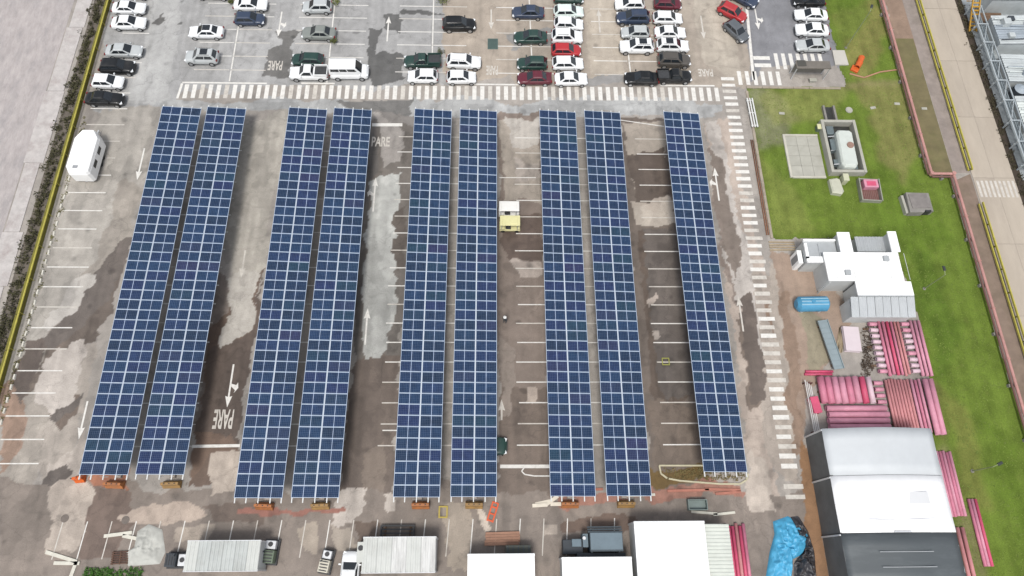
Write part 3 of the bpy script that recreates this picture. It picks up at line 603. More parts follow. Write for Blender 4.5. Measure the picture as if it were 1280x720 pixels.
def cabin(k):
    """painted shell, then the glass panes lying on it"""
    T_ = TYPES[k]; hw = T_['W'] / 2; zb, zt = T_['belt'] - .02, T_['H']; (rb, fb), (rt, ft) = T_['cb'], T_['ct']
    wb, wt = hw * .93, hw * (.74 if k != 'van' else .84); wbf = wb * .92
    B = [Vector(p) for p in ((rb, -wb * .95, zb), (fb, -wbf, zb), (fb, wbf, zb), (rb, wb * .95, zb))]
    Tp = [Vector(p) for p in ((rt, -wt * .94, zt - .05), (ft, -wt * .95, zt - .05), (ft, wt * .95, zt - .05), (rt, wt * .94, zt - .05))]
    Mi = [Vector(p) for p in (((rt * .9 + ft * .1), -wt * .72, zt), ((ft * .88 + rt * .12), -wt * .72, zt), ((ft * .88 + rt * .12), wt * .72, zt), ((rt * .9 + ft * .1), wt * .72, zt))]
    sh = MB(); sh.add(B + Tp + Mi, [(8, 9, 10, 11)] + [(4 + i, 4 + (i + 1) % 4, 8 + (i + 1) % 4, 8 + i) for i in range(4)] + [(i, (i + 1) % 4, 4 + (i + 1) % 4, 4 + i) for i in range(4)])
    panes = []
    def pane(name, a_, b_, c, d, u0, u1, v0, v1):
        q = lambda u, v: (a_ * (1 - u) + b_ * u) * (1 - v) + (d * (1 - u) + c * u) * v
        nrm = (b_ - a_).cross(d - a_).normalized() * .012
        pts = [q(u0, v0), q(u1, v0), q(u1, v1), q(u0, v1)]
        mb = MB(); mb.add([p + nrm for p in pts] + [p - nrm for p in pts], [(0, 1, 2, 3), (0, 4, 5, 1), (1, 5, 6, 2), (2, 6, 7, 3), (3, 7, 4, 0)])
        panes.append((name, mb.mesh(name)))
    pane('windshield', B[1], B[2], Tp[2], Tp[1], .07, .93, .10, .96)
    pane('rear_window', B[3], B[0], Tp[0], Tp[3], .10, .90, (.42 if k in ('van',) else .15), .90)
    for (a_, b_, c, d) in ((B[0], B[1], Tp[1], Tp[0]), (B[2], B[3], Tp[3], Tp[2])):
        fl = a_ is B[2]
        if k == 'pickup': sp_ = [(.10, .88)]
        elif k == 'van': sp_ = [(.06, .34), (.37, .62), (.65, .93)]
        else: sp_ = [(.10, .47), (.51, .90)]
        for u0, u1 in sp_:
            if fl: u0, u1 = 1 - u1, 1 - u0
            pane('side_window', a_, b_, c, d, u0, u1, (.16 if k != 'van' else .45), .84)
    return sh.mesh('cabin'), panes
WM = {}
def wheel_meshes(r):
    if r not in WM:
        WM[r] = (MB().tube((0, -.1, 0), (0, .1, 0), r, 18).mesh('tyre'), MB().tube((0, -.105, 0), (0, .105, 0), r * .64, 12).mesh('rim'))
        WM[r][0].materials.append(TY); WM[r][1].materials.append(RIM)
    return WM[r]
PROTO = {}
def proto(k):
    if k in PROTO: return PROTO[k]
    T_ = TYPES[k]; parts = []; L, hw = T_['L'], T_['W'] / 2
    bm_ = body_mesh(k); bm_.materials.append(BK); parts.append(('body', bm_, 'paint', (0, 0, 0)))
    sh, panes = cabin(k); sh.materials.append(BK); parts.append(('cabin', sh, 'paint', (0, 0, 0)))
    for n_, me in panes: me.materials.append(GLS); parts.append((n_, me, None, (0, 0, 0)))
    for s_ in (-1, 1):
        h = MB().box((0, 0, 0), (.30, .34, .14), rz=-s_ * .35).mesh('headlight'); h.materials.append(HL); parts.append(('headlight', h, None, (L / 2 - .26, s_ * hw * .70, T_['nose'] - .06)))
        h = MB().box((0, 0, 0), (.16, .26, .2)).mesh('taillight'); h.materials.append(TL); parts.append(('taillight', h, None, (-L / 2 + .06, s_ * hw * .76, T_['tail'] - .14)))
        h = MB().box((0, 0, 0), (.13, .22, .14)).mesh('mirror'); h.materials.append(BK); parts.append(('mirror', h, 'paint', (T_['cb'][1] - .28, s_ * (hw + .07), T_['belt'] + .08)))
    h = MB().box((0, 0, 0), (.10, T_['W'] * .55, .12)).mesh('grille'); h.materials.append(BK); parts.append(('grille', h, None, (L / 2 - .04, 0, .5)))
    if k == 'pickup':
        b0, b1 = -L / 2 + .08, T_['cb'][0] - .12
        h = MB().box((0, 0, 0), (b1 - b0 - .1, T_['W'] - .22, .03)).mesh('bed_floor'); h.materials.append(BED); parts.append(('bed_floor', h, None, ((b0 + b1) / 2, 0, T_['boot'] + .04)))
        for s_ in (-1, 1):
            h = MB().box((0, 0, 0), (b1 - b0 + .1, .1, .32)).mesh('bed_side'); h.materials.append(BK); parts.append(('bed_side', h, 'paint', ((b0 + b1) / 2, s_ * (hw - .1), T_['boot'] + .12)))
        h = MB().box((0, 0, 0), (.08, T_['W'] - .1, .32)).mesh('tailgate'); h.materials.append(BK); parts.append(('tailgate', h, 'paint', (b0 - .02, 0, T_['boot'] + .12)))
    if k in ('suv',):
        for s_ in (-1, 1):
            h = MB().box((0, 0, 0), (1.5, .04, .05)).mesh('roof_rail'); h.materials.append(BK); parts.append(('roof_rail', h, None, (-.65, s_ * hw * .62, T_['H'] + .0)))
    PROTO[k] = parts; return parts
def car(px, py, kind, colour, head, label, group='cars parked in the open stalls', sunroof=False):
    c = G(px, py, .75); t = thing('parked_car' if kind in ('sedan', 'hatchback', 'suv') else {'pickup': 'pickup_truck', 'van': 'passenger_van'}[kind], label, {'pickup': 'pickup truck', 'van': 'van', 'suv': 'car'}.get(kind, 'car'), (c.x, c.y, 0), R_(head) + random.uniform(-.03, .03), group)
    pm = paint(colour, COLR[colour]); T_ = TYPES[kind]; t.scale = (random.uniform(.95, 1.05), random.uniform(.97, 1.03), random.uniform(.95, 1.06))
    for n_, me, how, loc in proto(kind):
        o = link(n_, me, t, loc)
        if how == 'paint': o.material_slots[0].link = 'OBJECT'; o.material_slots[0].material = pm
        if n_ == 'body':
            s_ = o.modifiers.new('sub', 'SUBSURF'); s_.levels = 1; s_.render_levels = 1
        if n_ == 'cabin':
            s_ = o.modifiers.new('bevel', 'BEVEL'); s_.width = .05; s_.segments = 2
    if sunroof: MB().box((0, 0, 0), (.95, T_['W'] * .5, .02)).build('sunroof', GLS, t, ((T_['ct'][0] + T_['ct'][1]) / 2 + .05, 0, T_['H'] + .012))
    r = .31 if kind in ('sedan', 'hatchback') else .35; ty, rm_ = wheel_meshes(r)
    for sx in (-1, 1):
        for sy in (-1, 1):
            q = link('wheel', ty, t, (sx * T_['L'] * .305 + (.06 if sx > 0 else 0), sy * (T_['W'] / 2 - .09), r)); link('rim', rm_, q)
    return t
Lf, Rt = 180, 0
CARS = [
 (165,-11,'sedan','black',Rt,'black sedan next to two white sedans along the yellow wall'),
 (161,9,'sedan','white',Rt,'white sedan between a black sedan and another white one by the yellow wall'),
 (161,28,'sedan','white',Rt,'white sedan with an empty stall before the silver car by the yellow wall'),
 (155,63,'sedan','silver',Rt,'silver sedan squeezed beside the black suv by the yellow wall'),
 (147,83,'suv','black',Rt,'black suv between the silver and white cars by the yellow wall'),
 (135,102,'hatchback','white',Rt,'white hatchback between two black cars by the yellow wall'),
 (131,123,'sedan','black',Rt,'black sedan last in the row of cars towards the caravan'),
 (266,-10,'sedan','black',Lf,'black sedan two stalls beyond the white sedan with sunroof'),
 (257,39,'sedan','white',Lf,'white sedan with dark sunroof beside the silver suv'),
 (252,71,'suv','silver',Lf,'silver suv with black roof panel near the zebra path'),
 (313,5,'sedan','white',Rt,'white sedan side by side with the navy hatchback'),
 (312,23,'hatchback','navy',Rt,'navy hatchback side by side with a white sedan'),
 (396,8,'hatchback','silver',Lf,'silver hatchback one empty stall from the pewter sedan'),
 (398,41,'sedan','pewter',Lf,'pewter sedan alone between empty stalls'),
 (384,74,'hatchback','green',Lf,'dark green hatchback behind the white pickup truck'),
 (386,91,'pickup','white',Lf,'white pickup truck with empty dark bed beside the zebra path'),
 (437,89,'van','white',Rt,'white passenger van parked tail to tail with the white pickup'),
 (574,30,'suv','black',Rt,'black suv standing alone near the shrubs of the stall divider'),
 (528,76,'pickup','green',Lf,'dark green pickup truck beside a white hatchback'),
 (528,95,'hatchback','white',Lf,'white hatchback beside the dark green pickup at the zebra path'),
 (580,77,'suv','white',Rt,'white suv parked beside a white hatchback and nose out to the drain grate'),
 (577,96,'hatchback','white',Rt,'white hatchback beside the white suv at the zebra path'),
 (660,15,'sedan','navy',Lf,'navy sedan with an empty stall on each side'),
 (663,46,'sedan','green',Lf,'dark green sedan with an empty stall on each side, backed against white cars'),
 (665,79,'hatchback','green',Lf,'dark green hatchback beside the maroon sedan'),
 (668,97,'sedan','maroon',Lf,'maroon sedan at the edge of the zebra path'),
 (711,-4,'hatchback','green',Rt,'dark green hatchback beside the mint tinted hatchback'),
 (711,14,'hatchback','mint',Rt,'mint tinted white hatchback between a green and a white car'),
 (711,30,'hatchback','white',Rt,'white hatchback between the mint tinted car and a white suv'),
 (709,46,'suv','white',Rt,'white suv next to the bright red hatchback'),
 (708,62,'hatchback','red',Rt,'bright red hatchback between two white cars'),
 (710,79,'hatchback','white',Rt,'white hatchback between the red hatchback and a white sedan'),
 (714,98,'sedan','white',Rt,'white sedan tail to tail with the maroon sedan'),
 (787,5,'hatchback','white',Lf,'white hatchback beside the navy suv'),
 (791,22,'suv','navy',Lf,'navy suv between a white hatchback and a silver one'),
 (794,40,'hatchback','silver',Lf,'silver hatchback between the navy suv and the white sunroof suv'),
 (796,58,'suv','white',Lf,'white suv with dark sunroof beside two empty stalls'),
 (802,97,'sedan','black',Lf,'black sedan at the zebra path beyond two empty stalls'),
 (835,4,'hatchback','maroon',Rt,'maroon hatchback at the head of a row of white cars'),
 (835,22,'hatchback','white',Rt,'white hatchback between the maroon car and a white sedan'),
 (838,40,'sedan','white',Rt,'white sedan in the middle of three white cars'),
 (841,57,'suv','white',Rt,'white suv with dark sunroof beside the brown hatchback'),
 (843,75,'suv','brown',Rt,'dark brown suv between a white suv and a black pickup'),
 (843,95,'pickup','black',Rt,'black pickup truck tail to tail with the black sedan'),
 (916,15,'hatchback','red',-33,'red hatchback parked askew at the road edge'),
 (921,38,'hatchback','grey',-55,'grey hatchback parked askew behind the red one'),
 (929,-4,'sedan','navy',-35,'navy sedan parked askew above the red hatchback'),
 (1011,0,'sedan','black',Lf,'black sedan next to the lawn, beside two white sedans'),
 (1014,18,'sedan','white',Lf,'white sedan next to the lawn, between a black and a white sedan'),
 (1015,37,'sedan','white',Lf,'white sedan next to the lawn, between a white and a silver sedan'),
 (1016,56,'sedan','silver',Lf,'silver sedan next to the lawn and the striped crossing'),
]
for c in CARS:
    car(*c, sunroof=('sunroof' in c[5] and 'beside the white sunroof' not in c[5] and 'and the white sunroof' not in c[5]) or 'black roof panel' in c[5])
for px, py, kd, cl, hd, lb in ((609, 557, 'hatchback', 'green', Rt, 'dark green hatchback mostly hidden under the canopy end'),):
    car(px, py, kd, cl, hd, lb, 'cars under the canopies')
def golf_cart(px, py, label, m):
    c = G(px, py, 1.8); t = thing('golf_cart', label, 'golf cart', (c.x, c.y, 0), 0, 'golf carts')
    MB().box((0, 0, .42), (2.4, 1.15, .3)).box((-.85, 0, .7), (.6, 1.1, .3)).box((.95, 0, .68), (.45, 1.1, .3), taper=.85).build('body', m, t, bevel=.05)
    MB().box((-.15, 0, .74), (.55, 1.0, .14)).box((-.42, 0, 1.0), (.12, 1.0, .45)).build('seat', BK, t, bevel=.03)
    MB().box((0, 0, 1.85), (2.3, 1.3, .07)).box((-.0, 0, 1.90), (1.7, .9, .06)).build('roof', m, t, bevel=.04)
    for sx in (-.95, .85):
        for sy in (-.55, .55): MB().beam((sx, sy, .6), (sx * .98, sy, 1.84), .05, .05).build('post', SW, t)
    MB().box((.9, 0, 1.4), (.02, 1.02, .6)).build('windshield', GLS, t)
    for sx in (-.8, .8):
        for sy in (-.5, .5): MB().tube((sx, sy - .09, .24), (sx, sy + .09, .24), .24, 14).build('wheel', TY, t)
golf_cart(636.5, 258, 'white roofed golf cart standing beside the cream one', mat('cart_white', S(244, 242, 236), .5, .04, 2)); golf_cart(637.5, 276, 'cream yellow golf cart standing beside the white one', mat('cart_cream', S(232, 226, 170), .5, .05, 2))
# caravan trailer by the yellow wall
c = G(104, 190, 2.0); t = thing('caravan_trailer', 'white caravan trailer with chamfered corners parked along the yellow wall', 'trailer', (c.x, c.y, 0), -.02)
WF = mat('white_fibreglass', S(250, 250, 248, .86), .4, .03, 1.5, dirt=.18, dirtc=S(190, 186, 176))
hx, hy = 1.4, 3.0
out = [(-hx + .5, -hy), (hx - .25, -hy), (hx, -hy + .3), (hx, hy - 1.1), (hx - .75, hy), (-hx + .7, hy), (-hx, hy - 1.2), (-hx, -hy + .8)]
ins = lambda p, k: [(x_ * k, y_ * (1 - (1 - k) * .45)) for x_, y_ in p]
MB().prism(out, .45, 1.9).build('body', WF, t, bevel=.04); MB().prism(ins(out, .99), 1.9, 2.25, top=ins(out, .93)).build('roof', WF, t, bevel=.05)
MB().prism(ins(out, .7), 2.25, 2.29).build('roof_panel', WF, t); MB().box((-.2, -2.2, 2.32), (.5, .35, .14)).build('roof_vent', mat('vent_grey', (.25, .26, .27), .6), t)
for y_ in (-1.2, .6): MB().box((hx + .005, y_, 1.45), (.02, 1.0, .5)).build('window', GLS, t)
for sx in (-1, 1):
    for y_ in (-.5, .4): MB().tube((sx * (hx - .25), y_, .33), (sx * (hx - .02), y_, .33), .33, 16).build('wheel', TY, t)
MB().beam((0, hy - .2, .5), (0, hy + 1.1, .48), .12, .12).tube((0, hy + 1.0, 0), (0, hy + 1.0, .5), .05).build('drawbar', SW, t); MB().box((0, -hy + .3, .22), (.2, .2, .46)).build('support_leg', SW, t)
# ------------------------------------------------------------------ yellow boundary wall, weeds, kerb stones
YW = mat('olive_yellow_paint', S(128, 122, 44), .8, .25, .6, dirt=.6, dirtc=S(86, 84, 40)); YB = mat('bright_yellow_paint', S(196, 186, 84), .7, .15, 1.5, dirt=.5, dirtc=S(146, 138, 70))
t = thing('boundary_wall', 'long olive yellow boundary wall with a bright yellow handrail', 'wall', (-50.6, 10, 0))
for k in range(18):
    MB().box((0, 0, .34), (.34, 3.94, .68)).build('wall_section', YW, t, (-.12, 2 + k * 4, 0), bevel=.02)
    MB().tube((0, 0, 0), (0, 0, .92), .035, 8).build('post', YB, t, (.22, .2 + k * 4, 0))
    MB().tube((0, -1.99, 0), (0, 1.99, 0), .085, 10).build('handrail', YB, t, (.22, 2 + k * 4, .92))
def leaf_cloud(mb, cx, cy, cz, rx, ry, rz, n, s0, s1):
    for _ in range(n):
        while True:
            p = Vector((random.uniform(-1, 1), random.uniform(-1, 1), random.uniform(-1, 1)))
            if p.length < 1: break
        c = Vector((cx + p.x * rx, cy + p.y * ry, max(.02, cz + p.z * rz))); s_ = random.uniform(s0, s1)
        u = Vector((random.gauss(0, 1), random.gauss(0, 1), random.gauss(0, .6))).normalized(); v = u.orthogonal().normalized() * s_ * .6; u = u * s_
        mb.add([c - u, c - v, c + u, c + v], [(0, 1, 2, 3)])
mb = MB()
for k in range(520):
    y = random.uniform(12, 76); leaf_cloud(mb, -52.0 + random.gauss(0, .42), y, .15, .3, .4, random.uniform(.12, .4), 16, .05, .16)
tag(mb.build('weeds', mat('dark_weeds', S(74, 72, 46), .9, .5, .8)), 'dark scrubby weeds along the outer side of the yellow wall', 'weeds', kind='stuff')
sheet('weed_soil', [(-52.75, -10), (-50.9, -10), (-50.9, 84), (-52.75, 84)], 0.005, mat('weed_soil', S(112, 104, 94), .95, .3, 1.2, bump=.4))
mb = MB()
for k in range(130):
    y = random.uniform(14, 52); leaf_cloud(mb, -49.9 + abs(random.gauss(0, .22)), y, .05, .2, .35, .12, 9, .04, .12)
tag(mb.build('weeds', mat('kerb_weeds', S(116, 112, 66), .9, .4, .8)), 'pale weeds along the stall side of the yellow wall', 'weeds', kind='stuff')
km = mat('white_kerb', S(226, 222, 210), .85, .15, 3, dirt=.4, dirtc=S(160, 150, 130))
for k in range(26):
    y = 14.6 + k * 1.19 + random.uniform(-.1, .1)
    tag(MB().prism([(-.12, -.3), (.12, -.3), (.12, .3), (-.12, .3)], 0, .16, top=[(-.08, -.26), (.08, -.26), (.08, .26), (-.08, .26)]).build('wheel_stop', km, None, (-49.62 + random.uniform(-.04, .04), y, 0), random.uniform(-.08, .08)), 'short white wheel stop in the row beside the yellow wall', 'wheel stop', 'white wheel stops beside the yellow wall')
# shrubs on the stall dividers
LEAF = mat('shrub_leaf', S(112, 118, 66), .8, .4, .9)
def shrub(px, py, r, h, label, n=160):
    c = G(px, py); t = thing('shrub', label, 'shrub', c, random.uniform(0, 6), 'shrubs on the stall dividers')
    mb = MB()
    for k in range(4): leaf_cloud(mb, random.uniform(-.5, .5) * r, random.uniform(-.5, .5) * r, h * random.uniform(.45, .65), r * .55, r * .55, h * .4, n // 4, .05, .14)
    mb.build('foliage', LEAF, t)
    for k in range(3): MB().tube((0, 0, 0), (random.uniform(-.3, .3) * r, random.uniform(-.3, .3) * r, h * .6), .03, 6, r2=.012).build('stem', mat('stem_bark', (.09, .065, .045), .9), t)
for a_ in ((553, 6, 1.1, 1.3, 'olive green shrub on the divider near the lone black suv'), (421, 4, .9, 1.0, 'olive green shrub on the divider beside the silver hatchback'), (418, 54, .7, .8, 'small shrub on the divider behind the pewter sedan'), (551, 66, .6, .7, 'small shrub on the divider between the green pickup and white suv'), (289, 4, .5, .6, 'small shrub on the divider beside the navy hatchback')): shrub(*a_)
# drain grate
c = G(616, 55); t = thing('drain_grate', 'dark green metal drain grate between faded arrow and lettering', 'drain grate', c)
MB().box((0, 0, .02), (1.35, 1.75, .04)).build('frame', mat('grate_green', S(92, 112, 106), .6, .15, 2), t)
for k in range(9): MB().box((0, -.7 + k * .175, .05), (1.2, .07, .03)).build('bar', mat('grate_bar', S(74, 92, 88), .5, .1, 2), t)
# ------------------------------------------------------------------ worker
def worker(px, py, label):
    c = G(px, py); t = thing('person', label, 'person', c, 2.4)
    J = [((0, 0, .95), .15), ((0, 0, 1.2), .15), ((0, 0, 1.42), .16), ((0, 0, 1.53), .06), ((0, 0, 1.66), .105), ((.1, 0, .9), .1), ((.11, .05, .5), .075), ((.11, .0, .08), .055), ((.11, .16, .04), .045), ((-.1, 0, .9), .1), ((-.12, -.05, .5), .075), ((-.12, -.1, .08), .055), ((-.12, .06, .04), .045),
         ((.21, 0, 1.4), .065), ((.27, -.03, 1.13), .05), ((.26, .1, .9), .04), ((-.21, 0, 1.4), .065), ((-.27, .03, 1.13), .05), ((-.25, .16, .92), .04)]
    E_ = [(0, 1), (1, 2), (2, 3), (3, 4), (0, 5), (5, 6), (6, 7), (7, 8), (0, 9), (9, 10), (10, 11), (11, 12), (2, 13), (13, 14), (14, 15), (2, 16), (16, 17), (17, 18)]
    me = D.meshes.new('body'); me.from_pydata([j[0] for j in J], E_, []); me.materials.append(mat('work_clothes', S(74, 78, 84), .9, .2, 4))
    o = link('body', me, t); sk = o.modifiers.new('skin', 'SKIN'); o.modifiers.new('sub', 'SUBSURF').levels = 1
    sv = me.skin_vertices[0].data
    for i, j in enumerate(J): sv[i].radius = (j[1], j[1] * .85)
    sv[0].use_root = True
    mb = MB(); n = 14
    for i in range(4):
        z0, z1 = math.sin(i * .39), math.sin((i + 1) * .39); r0, r1 = math.cos(i * .39), math.cos((i + 1) * .39)
        mb.tube((0, 0, 1.70 + z0 * .13), (0, 0, 1.70 + z1 * .13), .145 * r0, n, r2=max(.145 * r1, .01))
    mb.tube((0, .03, 1.69), (0, .03, 1.705), .18, n); mb.build('helmet', mat('helmet_white', S(245, 245, 242), .4, .02), t)
worker(631, 403, 'worker in dark clothes and white helmet walking in the narrow brown lane')
# ------------------------------------------------------------------ pipes
PK = [mat('pipe_pink', S(222, 154, 174), .6, .14, 1.2, dirt=.5, dirtc=S(196, 132, 146)), mat('pipe_rose', S(216, 132, 156), .6, .14, 1.2, dirt=.5, dirtc=S(180, 108, 122)), mat('pipe_red', S(218, 88, 122), .55, .14, 1.2, dirt=.4, dirtc=S(176, 84, 104)), mat('pipe_salmon', S(214, 144, 146), .65, .15, 1.2, dirt=.5, dirtc=S(172, 122, 114)), mat('pipe_pale', S(230, 200, 210), .6, .1, 1.2, dirt=.4, dirtc=S(192, 160, 166))]
TB = mat('sleeper_timber', S(120, 96, 76), .9, .3, 1.5, bump=.3)
PC = {}
def pipe(p, q, r, m, label, group, n=12):
    p, q = Vector(p), Vector(q); L = (q - p).length; key = (round(L, 2), r, m.name)
    if key not in PC:
        me = MB().tube((-L / 2, 0, 0), (L / 2, 0, 0), r, n, hollow=.86).mesh('steel_pipe'); me.materials.append(m)
        me.polygons.foreach_set('use_smooth', [i < n * 2 for i in range(len(me.polygons))]); PC[key] = me
    o = link('steel_pipe', PC[key], None, (p + q) / 2); o.rotation_euler = (random.uniform(0, 6.28), 0, math.atan2(q.y - p.y, q.x - p.x)); o.rotation_mode = 'XYZ'
    return tag(o, label, 'pipe', group)
def sleeper(x, y, L, rz, label, z=.1): return tag(MB().box((0, 0, 0), (L, .2, .2)).build('timber_sleeper', TB, None, (x, y, z), rz), label, 'timber', 'timber sleepers under the pipes')
def row(x0, x1, y0, y1, r, cols, label, group, axis='y', z0=.2, jit=.12):
    s0, s1 = (x0, x1) if axis == 'y' else (y0, y1); n = max(1, int((s1 - s0) / (2 * r + .012))); z = z0 + r
    for k in range(n):
        c = s0 + (k + .5) * (s1 - s0) / n; j = random.uniform(-jit, jit); m = PK[random.choice(cols)]
        if axis == 'y': pipe((c, y0 + j, z), (c, y1 + j, z), r, m, label, group)
        else: pipe((x0 + j, c, z), (x1 + j, c, z), r, m, label, group)
def sleepers(x0, x1, y0, y1, axis, label):
    for f_ in (.15, .5, .85):
        if axis == 'y': sleeper((x0 + x1) / 2, y0 + f_ * (y1 - y0), x1 - x0, 0, label)
        else: sleeper(x0 + f_ * (x1 - x0), (y0 + y1) / 2, y1 - y0, math.pi / 2, label)
ST = 'pipes stacked in the yard'
sleepers(41.0, 47.5, 19.6, 25.6, 'y', 'timber sleeper under the pipe stack next to the white building')
row(42.5, 43.9, 19.4, 25.7, .17, [2, 2, 1], 'long bright red steel pipe in the stack next to the white building', ST + ' a'); row(43.95, 45.1, 19.4, 25.7, .14, [0, 1, 3], 'long pink steel pipe in the stack next to the white building', ST + ' b'); row(46.1, 47.5, 19.4, 25.7, .17, [0, 3, 3], 'long salmon steel pipe at the lawn edge of the stack by the white building', ST + ' c')
for xa, lb in ((41.55, 'short pink pipe length lying crosswise at the yard side of the pipe stack'), (45.15, 'short pink pipe length lying crosswise within the pipe stack')):
    for k in range(9): pipe((xa, 19.8 + k * .67, .2 + .23), (xa + .85, 19.8 + k * .67 + random.uniform(-.06, .06), .2 + .23), .23, PK[random.choice([0, 4, 4])], lb, 'crosswise short pipe lengths ' + ('a' if xa < 43 else 'b'))
sleepers(41.9, 47.2, 13.3, 18.8, 'y', 'timber sleeper under the pipe stack next to the lawn')
row(41.9, 44.6, 13.2, 18.9, .15, [1, 3, 3], 'rose steel pipe in the lower stack, ends near the crosswise short lengths', ST + ' d', jit=.08); row(44.65, 45.9, 13.2, 18.9, .16, [0, 1], 'pink steel pipe in the middle of the lower stack by the lawn', ST + ' e', jit=.08); row(46.0, 47.2, 13.0, 18.9, .29, [0], 'thick pink steel pipe on the lawn side of the lower stack', ST + ' f', jit=.05)
sleepers(34.6, 40.8, 16.2, 19.0, 'y', 'timber sleeper under the thick pink pipes')
row(34.6, 39.0, 16.3, 19.1, .36, [0, 0, 1], 'thick pink steel pipe standing side by side behind the warehouse', ST + ' g', jit=.06); pipe((39.4, 16.3, .56), (39.4, 19.1, .56), .33, PK[2], 'thick bright red steel pipe among the thick pink ones', ST + ' h'); pipe((40.15, 16.3, .5), (40.15, 19.1, .5), .3, PK[4], 'thick pale pink steel pipe beside the bright red one', ST + ' i')
for k in range(4): pipe((40.75, 16.5 + k * .68, .23), (41.7, 16.5 + k * .68, .23), .23, PK[0], 'short pink pipe length between the thick pipes and the lower stack', ST + ' j')
sleepers(35.0, 41.6, 13.6, 16.1, 'x', 'timber sleeper under the crosswise thick pipes')
row(35.1, 41.5, 13.5, 16.1, .31, [0, 1, 0], 'thick pink steel pipe lying crosswise beside the warehouse end', ST + ' k', 'x')
row(33.6, 36.6, 19.4, 20.0, .14, [2], 'thin bright red pipe behind the thick pink pipes', ST + ' l', 'x', z0=0)
SR = 'pipes along the warehouse'
for k in range(6):
    xx = 45.55 + k * .34; pipe((xx, 4.9 + random.uniform(-.05, .1), .16), (xx, 11.3 + random.uniform(-.1, .1), .16), .16, PK[[4, 0, 1, 0, 1, 0][k]], 'long pink pipe on the grass along the warehouse wall', SR + ' a')
for k in range(3): pipe((48.0 + k * .34, .3, .16), (48.0 + k * .34, 6.6, .16), .155, PK[[1, 0, 2][k]], 'long rose pipe on the grass set out from the warehouse pipes', SR + ' b')
for k in range(2): pipe((46.1 + k * .5, -3, .2), (46.1 + k * .5, 3.9, .2), .2, PK[3], 'dull salmon pipe on the grass along the dark warehouse roof end', SR + ' c')
for k in range(6): pipe((22.95 + k * .36, -2.5, .17), (22.95 + k * .36, 4.3 + random.uniform(-.15, .15), .17), .17, PK[[1, 2, 2, 3, 2, 1][k]], 'long red pipe in the bundle beside the big white shed', 'red pipes beside the white shed')
# rack of scaffold tubes left of the pipes
t = thing('scaffold_rack', 'steel rack with white scaffold tubes beside the thick pink pipes', 'rack', (33.6, 15.9, 0))
for y_ in (-2.6, 2.6): MB().box((0, y_, .5), (.9, .1, .1)).box((-.4, y_, .3), (.1, .1, .6)).box((.4, y_, .3), (.1, .1, .6)).build('frame', mat('rusty_steel', S(104, 62, 56), .8, .3, 2), t)
for k in range(4): MB().tube((-.3 + k * .18, -2.9 - k * .1, .6), (-.35 + k * .18, 2.9 - k * .2, .6), .055, 8).build('scaffold_tube', mat('scaffold_white', S(222, 218, 214), .5, .1), t)
c = G(1016, 508); tag(MB().box((0, 0, .4), (.8, 1.7, .8)).box((0, 0, .83), (.86, 1.76, .06)).build('steel_crate', PK[2], None, (c.x, c.y, 0), .12, bevel=.03), 'dark red steel crate standing among the scaffold tubes', 'crate')
# ------------------------------------------------------------------ warehouse tent
def roofmat(name, rgb, d=.2, dc=(.4, .38, .36), **k): return mat(name, rgb, .55, .05, .5, dirt=d, dirtc=dc, **k)
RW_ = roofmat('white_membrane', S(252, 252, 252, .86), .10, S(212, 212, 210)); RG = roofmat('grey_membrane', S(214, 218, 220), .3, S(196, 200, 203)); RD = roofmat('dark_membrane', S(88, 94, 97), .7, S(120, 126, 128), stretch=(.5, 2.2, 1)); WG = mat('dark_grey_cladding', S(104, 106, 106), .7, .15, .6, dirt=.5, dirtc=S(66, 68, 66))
t = thing('storage_tent', 'long storage tent with grey, white and dark roof sections', 'storage tent', (38.0, 0, 0))
HW = 5.5; ya = [13.0, 8.45, 3.25, -1.2, -7]
def arch(x): return 3.9 + .75 * (1 - abs(x / HW) ** 1.6)
for s_, m in zip(range(4), (RG, RW_, RD, RD)):
    y1, y0 = ya[s_] - .02, ya[s_ + 1] + .02; n = 16; ny = 5; vs = []; up = .012 * (s_ % 2)
    for j in range(ny):
        y = y0 + (y1 - y0) * j / (ny - 1); sag = .05 * math.sin(math.pi * j / (ny - 1))
        for i in range(n + 1):
            x = -HW + 2 * HW * i / n; vs.append((x, y, arch(x) - sag + up + .02 * random.uniform(-1, 1)))
    fs = [(j * (n + 1) + i, j * (n + 1) + i + 1, (j + 1) * (n + 1) + i + 1, (j + 1) * (n + 1) + i) for j in range(ny - 1) for i in range(n)]
    o = MB().add(vs, fs).build('roof_sheet', m, t, smooth=True); so_ = o.modifiers.new('th', 'SOLIDIFY'); so_.thickness = .04
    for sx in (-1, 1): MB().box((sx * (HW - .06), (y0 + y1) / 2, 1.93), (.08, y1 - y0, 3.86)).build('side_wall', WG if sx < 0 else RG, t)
    MB().box((-HW + .25, y0, arch(HW) + .02), (.5, .07, .06)).build('seam_strap', BK, t)
g = MB(); pts = [(-HW, 0)] + [(-HW + 2 * HW * i / 12, arch(-HW + 2 * HW * i / 12) - .05) for i in range(13)] + [(HW, 0)]
g.add([(x, 12.9, z) for x, z in pts], [tuple(range(len(pts)))[::-1]]); g.build('end_wall', RG, t)
for yk in (6.9, 5.4, 4.4): MB().box((0, yk, arch(0) + .012), (2 * HW - 3.2, .05, .03)).build('seam', mat('seam_grey', S(214, 214, 214), .6), t) if yk == 4.4 else None
MB().box((2.0, 6.35, arch(2.0) + .015), (2.6, 1.1, .03)).build('repair_patch', mat('patch_white', S(228, 229, 230), .6, .04, 1), t)
MB().box((.0, 3.32, arch(0) + .06), (1.6, .12, .1)).build('ridge_clip', SW, t)
for yk in (1.6, .3, -.9): MB().box((0, yk, arch(0) + .005), (5.0, .06, .04)).build('seam', mat('seam_pale', S(176, 180, 182), .6), t)
